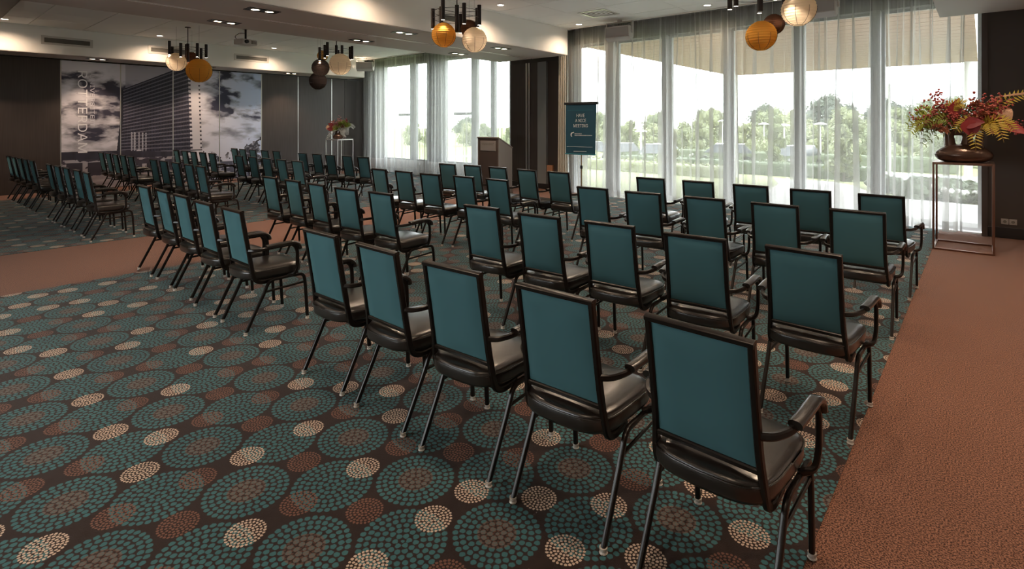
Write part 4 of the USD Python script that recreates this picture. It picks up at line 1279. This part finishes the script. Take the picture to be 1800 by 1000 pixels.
    fcol = np.array([0.10, 0.11, 0.17]) + np.array([0.40, 0.42, 0.50]) * np.clip((P(60, 40, 52, 3) - 0.48) * 4, 0, 1)[..., None]
    col = np.where(foot[..., None], fcol, col)
    return np.clip(col, 0, 1)


M['mural'] = usdkit.material(stage, LK + 'mural_print', {'a': ('attribute', {'attribute': 'print'}), 'p': ('principled_bsdf', {'roughness': 0.5})}, [('a.color', 'p.base_color')], surface='p.BSDF')
mu = thing('photo_mural', 'black and white ROTTERDAM city photograph printed across four tall partition panels', 'mural', (XP, 0, 0))
for y0, y1 in zip(SEAMS[3:7], SEAMS[4:8]):
    a, b = y0 + 0.013, y1 - 0.013
    ny, nz = 150, 380
    yy, zz = np.linspace(a, b, ny), np.linspace(0.012, 3.165, nz)
    V = np.zeros((nz, ny, 3))
    V[:, :, 1], V[:, :, 2] = yy[None], zz[:, None]
    c = mural_color(V[:, :, 1], V[:, :, 2])
    p = obj('printed_panel', grid(V), M['mural'], mu, smooth=False)
    UsdGeom.PrimvarsAPI(p).CreatePrimvar('print', Sdf.ValueTypeNames.Color3fArray, 'vertex').Set(Vt.Vec3fArray.FromNumpy(c.reshape(-1, 3).astype(np.float32)))
    obj('panel_board', box(-0.08, -0.001, a, b, 0.012, 3.165), M['panel'], p)
# lettering turned a quarter turn, reading downwards
M['print_white'] = plain('print_white', (0.86, 0.84, 0.88), 0.5)
M['print_faint'] = plain('print_faint', (0.66, 0.64, 0.70), 0.5)
for s, h, y, ztop, length, m in (('ROTTERDAM', 0.185, 3.055, 2.93, 2.02, 'print_white'), ('UNIVERSITEIT', 0.085, 3.30, 2.86, 1.30, 'print_faint')):
    tmx = meshkit.text_mesh(s, h, 0.002)
    tmx.apply_translation(-tmx.bounds[0])
    L = tmx.bounds[1][0]
    # letter x runs down the wall, letter y runs towards greater Y
    v = tmx.vertices
    q = trimesh.Trimesh(np.stack([0.0005 + v[:, 2], y + v[:, 1] * 1.0, ztop - v[:, 0] * length / L], 1), tmx.faces, process=False)
    obj('lettering', q, M[m], mu)

# ------------------------------------------------------------------ outdoors
M['lawn'] = plain('lawn', (0.17, 0.20, 0.08), 0.9, vary=(1.2, (0.25, 0.26, 0.11)))
M['paving'] = plain('pale_paving', (0.46, 0.45, 0.45), 0.8, vary=(0.8, (0.52, 0.51, 0.50)))
M['asphalt'] = plain('car_park', (0.34, 0.34, 0.35), 0.85, vary=(0.5, (0.40, 0.40, 0.40)))
M['foliage'] = leafmat('foliage_mid', (0.085, 0.115, 0.055), (0.155, 0.185, 0.085), 0.3)
M['foliage_light'] = leafmat('foliage_light', (0.19, 0.22, 0.105), (0.28, 0.30, 0.15), 0.3)
M['foliage_dark'] = leafmat('foliage_dark', (0.060, 0.080, 0.055), (0.095, 0.115, 0.075), 0.25)
M['bark'] = plain('bark', (0.11, 0.085, 0.065), 0.9)
M['petal'] = plain('white_petals', (0.75, 0.74, 0.70), 0.7)
M['canopywood'] = plain('canopy_wood', (0.36, 0.215, 0.145), 0.6, vary=(3, (0.40, 0.25, 0.175)))
M['canopywood2'] = plain('canopy_wood_pale', (0.43, 0.27, 0.19), 0.6, vary=(3, (0.38, 0.235, 0.16)))
M['steelwhite'] = plain('white_steel', (0.72, 0.72, 0.71), 0.4)


def gz(y):
    return -0.06 if y < 14 else max(-1.1, -0.06 - (y - 14) / 18 * 1.04)


gd = struct('ground')


def patch(name, poly, mat, lift, label=None, ystep=1.5):
    """a level-following piece of ground"""
    p = sg.Polygon(poly)
    x0, y0, x1, y1 = p.bounds
    ms = []
    for y in np.arange(y0, y1, ystep if y1 < 60 else 400):
        b = p.intersection(sg.box(x0 - 1, y, x1 + 1, y + (ystep if y1 < 60 else 400)))
        for gq in getattr(b, 'geoms', [b]):
            if gq.geom_type == 'Polygon' and gq.area > 1e-4:
                e = trimesh.creation.extrude_polygon(gq, 0.1)
                e.vertices[:, 2] += np.array([gz(v[1]) for v in e.vertices]) - 0.1 + lift
                ms.append(e)
    return obj(name, cat(ms), mat, gd, label, smooth=False)


patch('lawn', [(-70, 11.7), (30, 11.7), (30, 40), (-70, 40)], M['lawn'], 0.0)
patch('forecourt', [(-40, -40), (30, -40), (30, -3.1), (-40, -3.1)], M['paving'], 0.0)
patch('meadow', [(-300, 40), (200, 40), (200, 320), (-300, 320)], M['lawn'], 0.0)
patch('pavement', [(-3.4, 11.3), (14, 11.3), (14, 14.6), (3.5, 15.2), (0.2, 14.9), (-1.2, 15.6), (-2.3, 17.5), (-3.3, 21.5), (-4.4, 24), (-6.5, 24), (-5.0, 19), (-4.0, 14)], M['paving'], 0.03, 'pale curved pavement at the entrance')
patch('car_park', [(-34, 30), (-9, 30), (-9, 38), (-34, 38)], M['asphalt'], 0.02)
patch('driveway', [(-9, 31.5), (20, 29), (20, 33), (-9, 38)], M['asphalt'], 0.022)

# canopy over the entrance: flat roof, boarded underside
cp = thing('entrance_canopy', 'large flat entrance canopy with a pale boarded underside outside the near windows', 'canopy', (0, 0, 0))
obj('roof', box(-8.12, -0.11, 12.27, 23.8, 3.745, 4.15), M['steelwhite'], cp)
ny = 42
for k in range(ny):
    y0 = 12.27 + (23.8 - 12.27) * k / ny
    obj('board', box(-8.12, -0.11, y0, y0 + (23.8 - 12.27) / ny - 0.04, 3.70 + 0.003 * (k % 2), 3.746), M['canopywood' if k % 3 else 'canopywood2'], cp, smooth=False)
for k, (x, y) in enumerate(((-7.85, 23.4), (-0.35, 23.55))):
    obj('column', cyl((x, y, gz(y)), (x, y, 3.745), 0.11, 18), M['steelwhite'], cp)


def clump(c, r, n, size, rg, squash=0.8):
    """leaf cards on a rough ball"""
    u = rg.normal(size=(n, 3)); u /= np.linalg.norm(u, axis=1)[:, None]
    rad = r * rg.uniform(0.6, 1.05, n)[:, None]
    p = np.array(c) + u * rad * [1, 1, squash]
    a = rg.normal(size=(n, 3)); a -= u * (a * u).sum(1)[:, None] * 0.8; a /= np.linalg.norm(a, axis=1)[:, None]
    b = np.cross(u + rg.normal(0, 0.4, (n, 3)), a); b /= np.linalg.norm(b, axis=1)[:, None]
    sz = (size * rg.uniform(0.6, 1.3, n))[:, None]
    V = np.stack([p - a * sz, p - b * sz * 0.45, p + a * sz, p + b * sz * 0.45 + u * sz * 0.15], 1).reshape(-1, 3)
    i = np.arange(n) * 4
    F = np.vstack([np.stack([i, i + 1, i + 2], 1), np.stack([i, i + 2, i + 3], 1)])
    return trimesh.Trimesh(V, F, process=False)


def core(c, r, seed, squash=0.8):
    m = trimesh.creation.icosphere(3, 1.0)
    d = meshkit.fbm(m.vertices * 2.2 + seed, 3, seed)
    m.vertices = m.vertices * (0.62 + 0.5 * d)[:, None] * r * [1, 1, squash] + np.array(c)
    return m


def tree(label, x, y, h, w, mat, seed, group, cat_='tree', name='tree', trunk=0.3):
    rg = np.random.default_rng(seed)
    z = gz(y)
    t = thing(name, label, cat_, (x, y, z), 0, group)
    obj('trunk', cyl((0, 0, -0.05), (0, 0, h * 0.55), 0.022 * h, 9, 0.010 * h), M['bark'], t)
    ms = []
    nb = 7
    for k in range(nb):
        a = k * 2.4 + seed
        q = k / (nb - 1)
        r = w * 0.5 * (0.62 - 0.28 * q)
        c = (math.cos(a) * w * 0.26 * (1 - 0.55 * q), math.sin(a) * w * 0.26 * (1 - 0.55 * q), h * (trunk + (0.92 - trunk) * q) - (0.3 * r if q > .8 else 0))
        ms += [core(c, r * 0.72, seed + k, 0.85), clump(c, r * 1.05, 260, 0.07 + 0.024 * h, rg)]
    obj('crown', cat(ms), M[mat], t, smooth=False)
    return t


# the wooded edge, seen over the car park
rg = np.random.default_rng(3)
EDGE = [(-62, 60, 4.2), (-58, 74, 5.2), (-53, 66, 4.6), (-49, 80, 5.4), (-44, 70, 4.7), (-40, 82, 5.4), (-36, 74, 4.8), (-33, 88, 6.0), (-29.5, 76, 5.2), (-26.5, 70, 4.8), (-24, 84, 6.4), (-21, 76, 5.4), (-18, 92, 8.3), (-16.8, 70, 4.8), (-14.5, 84, 6.8),
        (-12, 74, 5.2), (-10, 88, 7.2), (-7.5, 70, 4.8), (-5.5, 80, 6.2), (-2.5, 72, 6.0), (-1.2, 60, 5.6), (1.5, 66, 6.4), (4.5, 58, 6.4), (8, 64, 6.6)]
NUM = 'first second third fourth fifth sixth seventh eighth ninth tenth eleventh twelfth thirteenth fourteenth fifteenth sixteenth seventeenth eighteenth nineteenth twentieth twenty-first twenty-second twenty-third twenty-fourth twenty-fifth twenty-sixth'.split()
count = [0, 0, 0]
for k, (x, y, h) in enumerate(EDGE):
    kind = 2 if h > 6.3 else (k % 2)
    count[kind] += 1
    tree('%s %s tree from the left in the wooded edge beyond the car park' % (NUM[count[kind] - 1], ('mid green', 'pale green', 'dark green')[kind]), x, y, h * 0.80 + 0.6, h * 0.85 + 1.2, ('foliage', 'foliage_light', 'foliage_dark')[kind], 100 + k, 'trees of the wooded edge, ' + ('mid', 'pale', 'dark')[kind])
# lighter scrub in front of it
for k in range(26):
    x, y = -56 + k * 2.35 + rg.uniform(-0.6, 0.6), 46 + rg.uniform(-3, 6)
    tree('%s pale bush from the left in the scrub beyond the car park' % NUM[k], x, y, rg.uniform(2.2, 3.2), rg.uniform(2.6, 3.6), 'foliage_light', 200 + k, 'bushes in the scrub beyond the car park', 'bush', 'bush', 0.2)


def hedge(label, pts, h, w, mat, seed):
    rg_ = np.random.default_rng(seed)
    (xa, ya), (xb, yb) = pts
    L = math.hypot(xb - xa, yb - ya)
    t = thing('hedge', label, 'hedge', (xa, ya, gz(ya)), math.degrees(math.atan2(yb - ya, xb - xa)))
    b = rbox(0, L, -w / 2, w / 2, -0.05, h * 0.95, 0.12)
    n_ = int(L * 70)
    p = np.stack([rg_.uniform(0, L, n_), rg_.uniform(-w / 2, w / 2, n_), rg_.uniform(0.1, 1, n_) * h], 1)
    f = rg_.integers(0, 3, n_)
    p[f == 0, 2] = h * rg_.uniform(0.93, 1.05, (f == 0).sum())
    p[f == 1, 1] = -w / 2 * rg_.uniform(0.95, 1.08, (f == 1).sum())
    p[f == 2, 1] = w / 2
    cards = [moved(clump((0, 0, 0), 0.06, 1, 0.09, rg_), q) for q in p[:1500]]
    obj('foliage', cat([b] + cards), M[mat], t, smooth=False)
    return t


hedge('long clipped hedge along the far side of the drive', ((-16.5, 29.3), (-3.5, 27.8)), 0.75, 1.1, 'foliage', 1)
hedge('second clipped hedge beyond the drive, farther out', ((-22, 39.0), (-1, 38.5)), 0.9, 1.2, 'foliage', 2)
hedge('low bushy hedge left of the pavement', ((-14.5, 22.5), (-7.5, 21.3)), 0.55, 1.0, 'foliage_light', 3)
# planting bed with white flowers by the pavement
t = thing('planting_bed', 'green planting bed edged with white flowers beside the curved pavement', 'planting bed', (0, 0, 0))
ms, ws_ = [], []
for k in range(150):
    x, y = rg.uniform(-2.6, 5.0), rg.uniform(15.8, 20.5)
    if x < -2.6 + (20.5 - y) * 0.28:
        continue
    r = rg.uniform(0.25, 0.45)
    c = (x, y, gz(y) + r * 0.45)
    ms += [core(c, r, k), clump(c, r, 30, 0.10, rg)]
for k in range(260):
    x = rg.uniform(-1.4, 5)
    y = 15.55 + rg.uniform(0, 0.7) + max(0, 0.35 * (-0.2 - x))
    ws_.append(moved(trimesh.creation.icosphere(1, rg.uniform(0.03, 0.07)), (x, y, gz(y) + rg.uniform(0.12, 0.34))))
    if k % 3 == 0:
        ms.append(clump((x, y, gz(y) + 0.12), 0.16, 24, 0.07, rg))
q = obj('shrubs', cat(ms), M['foliage'], t, smooth=False)
keys(q, 'low green shrubs', kind='stuff')
q = obj('white_flowers', cat(ws_), M['petal'], t)
keys(q, 'white flowers', kind='stuff')
# slim conifers between windows
for x, y, h, lab in ((-8.2, 30.6, 3.2, 'slim pale young tree on the lawn behind the fourth window'), (-12.5, 27.0, 2.4, 'pale young bush on the lawn behind the second window'), (-4.3, 25.8, 2.4, 'narrow pale bush beside the curved pavement')):
    tree(lab, x, y, h, 1.3, 'foliage_light', int(h * 100), None, 'tree', 'young_tree', 0.12)


def lamp_post(label, x, y, h):
    t = thing('lamp_post', label, 'lamp post', (x, y, gz(y)), 0, 'white lamp posts outside')
    obj('pole', cyl((0, 0, 0), (0, 0, h), 0.06, 10, 0.04), M['steelwhite'], t)
    obj('lamp_head', lathe([(0, 0), (0.42, 0), (0.40, 0.06), (0.12, 0.16), (0, 0.17)], 18).apply_translation([0, 0, h]) , M['steelwhite'], t)
    obj('base', cyl((0, 0, 0), (0, 0, 0.25), 0.10, 12), M['steelwhite'], t)


for x, y, h, lab in ((-18.0, 34.5, 2.2, 'short white lamp post by the parked cars'), (-20.6, 49.5, 3.6, 'white lamp post left of the parked cars'), (-19.0, 53, 3.0, 'white lamp post behind the middle windows'), (-13.2, 46.0, 2.7, 'white lamp post beyond the gold lantern'), (-11.2, 44.0, 2.6, 'white lamp post right of the wide mullion'), (-8.6, 43.0, 2.7, 'white lamp post at the bend of the drive')):
    lamp_post(lab, x, y, h)


def car(label, x, y, rotz, paint):
    t = thing('car', label, 'car', (x, y, gz(y) + 0.02), rotz, 'parked cars outside')
    low = sg.Polygon([(-2.1, 0.28), (-2.08, 0.75), (-1.2, 0.90), (1.5, 0.92), (2.05, 0.80), (2.12, 0.45), (2.1, 0.28)])
    b = m3.Manifold.extrude(m3.CrossSection([list(low.exterior.coords)[:-1]]), 1.72)
    b = tm(b)
    b.apply_transform(np.array([[1, 0, 0, 0], [0, 0, 1, -0.86], [0, 1, 0, 0], [0, 0, 0, 1.0]]))
    obj('body', b, paint, t, smooth=25)
    cab = m3.Manifold.batch_hull([m3.Manifold.cube((2.9, 1.60, 0.02), True).translate((0.25, 0, 0.90)), m3.Manifold.cube((1.65, 1.25, 0.02), True).translate((0.35, 0, 1.43))])
    obj('windows', tm(cab), M['carglass'], t, smooth=20)
    obj('roof', rbox(-0.50, 1.20, -0.63, 0.63, 1.42, 1.46, 0.02), paint, t)
    for sx in (-1.32, 1.32):
        for sy in (-1, 1):
            w = obj('wheel', cyl((sx, sy * 0.72, 0.31), (sx, sy * 0.89, 0.31), 0.31, 20), M['black'], t)
            obj('hub_cap', cyl((sx, sy * 0.888, 0.31), (sx, sy * 0.90, 0.31), 0.19, 14), M['silver'], w)
    for sy in (-1, 1):
        obj('lamp', rbox(-2.11, -2.03, sy * 0.62 - 0.17, sy * 0.62 + 0.17, 0.62, 0.74, 0.02), M['socket'], t)


M['carglass'] = plain('car_glass', (0.03, 0.035, 0.04), 0.08)
M['carsilver'] = plain('car_silver', (0.50, 0.51, 0.53), 0.28, 0.4)
M['carwhite'] = plain('car_white', (0.78, 0.78, 0.78), 0.3)
M['cardark'] = plain('car_dark', (0.08, 0.09, 0.11), 0.25, 0.2)
for x, y, r, m, lab in ((-27.2, 33.0, 80, 'carsilver', 'silver car parked outside, leftmost behind the banner'), (-24.3, 33.2, 95, 'carwhite', 'white car parked outside, right of the banner'), (-21.4, 32.6, 85, 'cardark', 'dark car parked outside behind the second near window'),
                        (-18.4, 31.8, 88, 'carsilver', 'silver car parked outside behind the third near window'), (-15.6, 32.2, 92, 'carwhite', 'white car parked outside right of the silver one'), (-12.6, 35.5, 15, 'carwhite', 'white car outside at the far end of the drive'), (-8.2, 34.6, 82, 'carsilver', 'pale car on the drive behind the fourth window')):
    car(lab, x, y, r, M[m])
t = thing('flag_pole', 'white flag pole outside behind the last window', 'flag pole', (-2.35, 22.0, gz(22)))
obj('pole', cyl((0, 0, 0), (0, 0, 3.5), 0.05, 12, 0.035), M['steelwhite'], t)
obj('base', cyl((0, 0, 0), (0, 0, 0.3), 0.09, 12), M['steelwhite'], t)
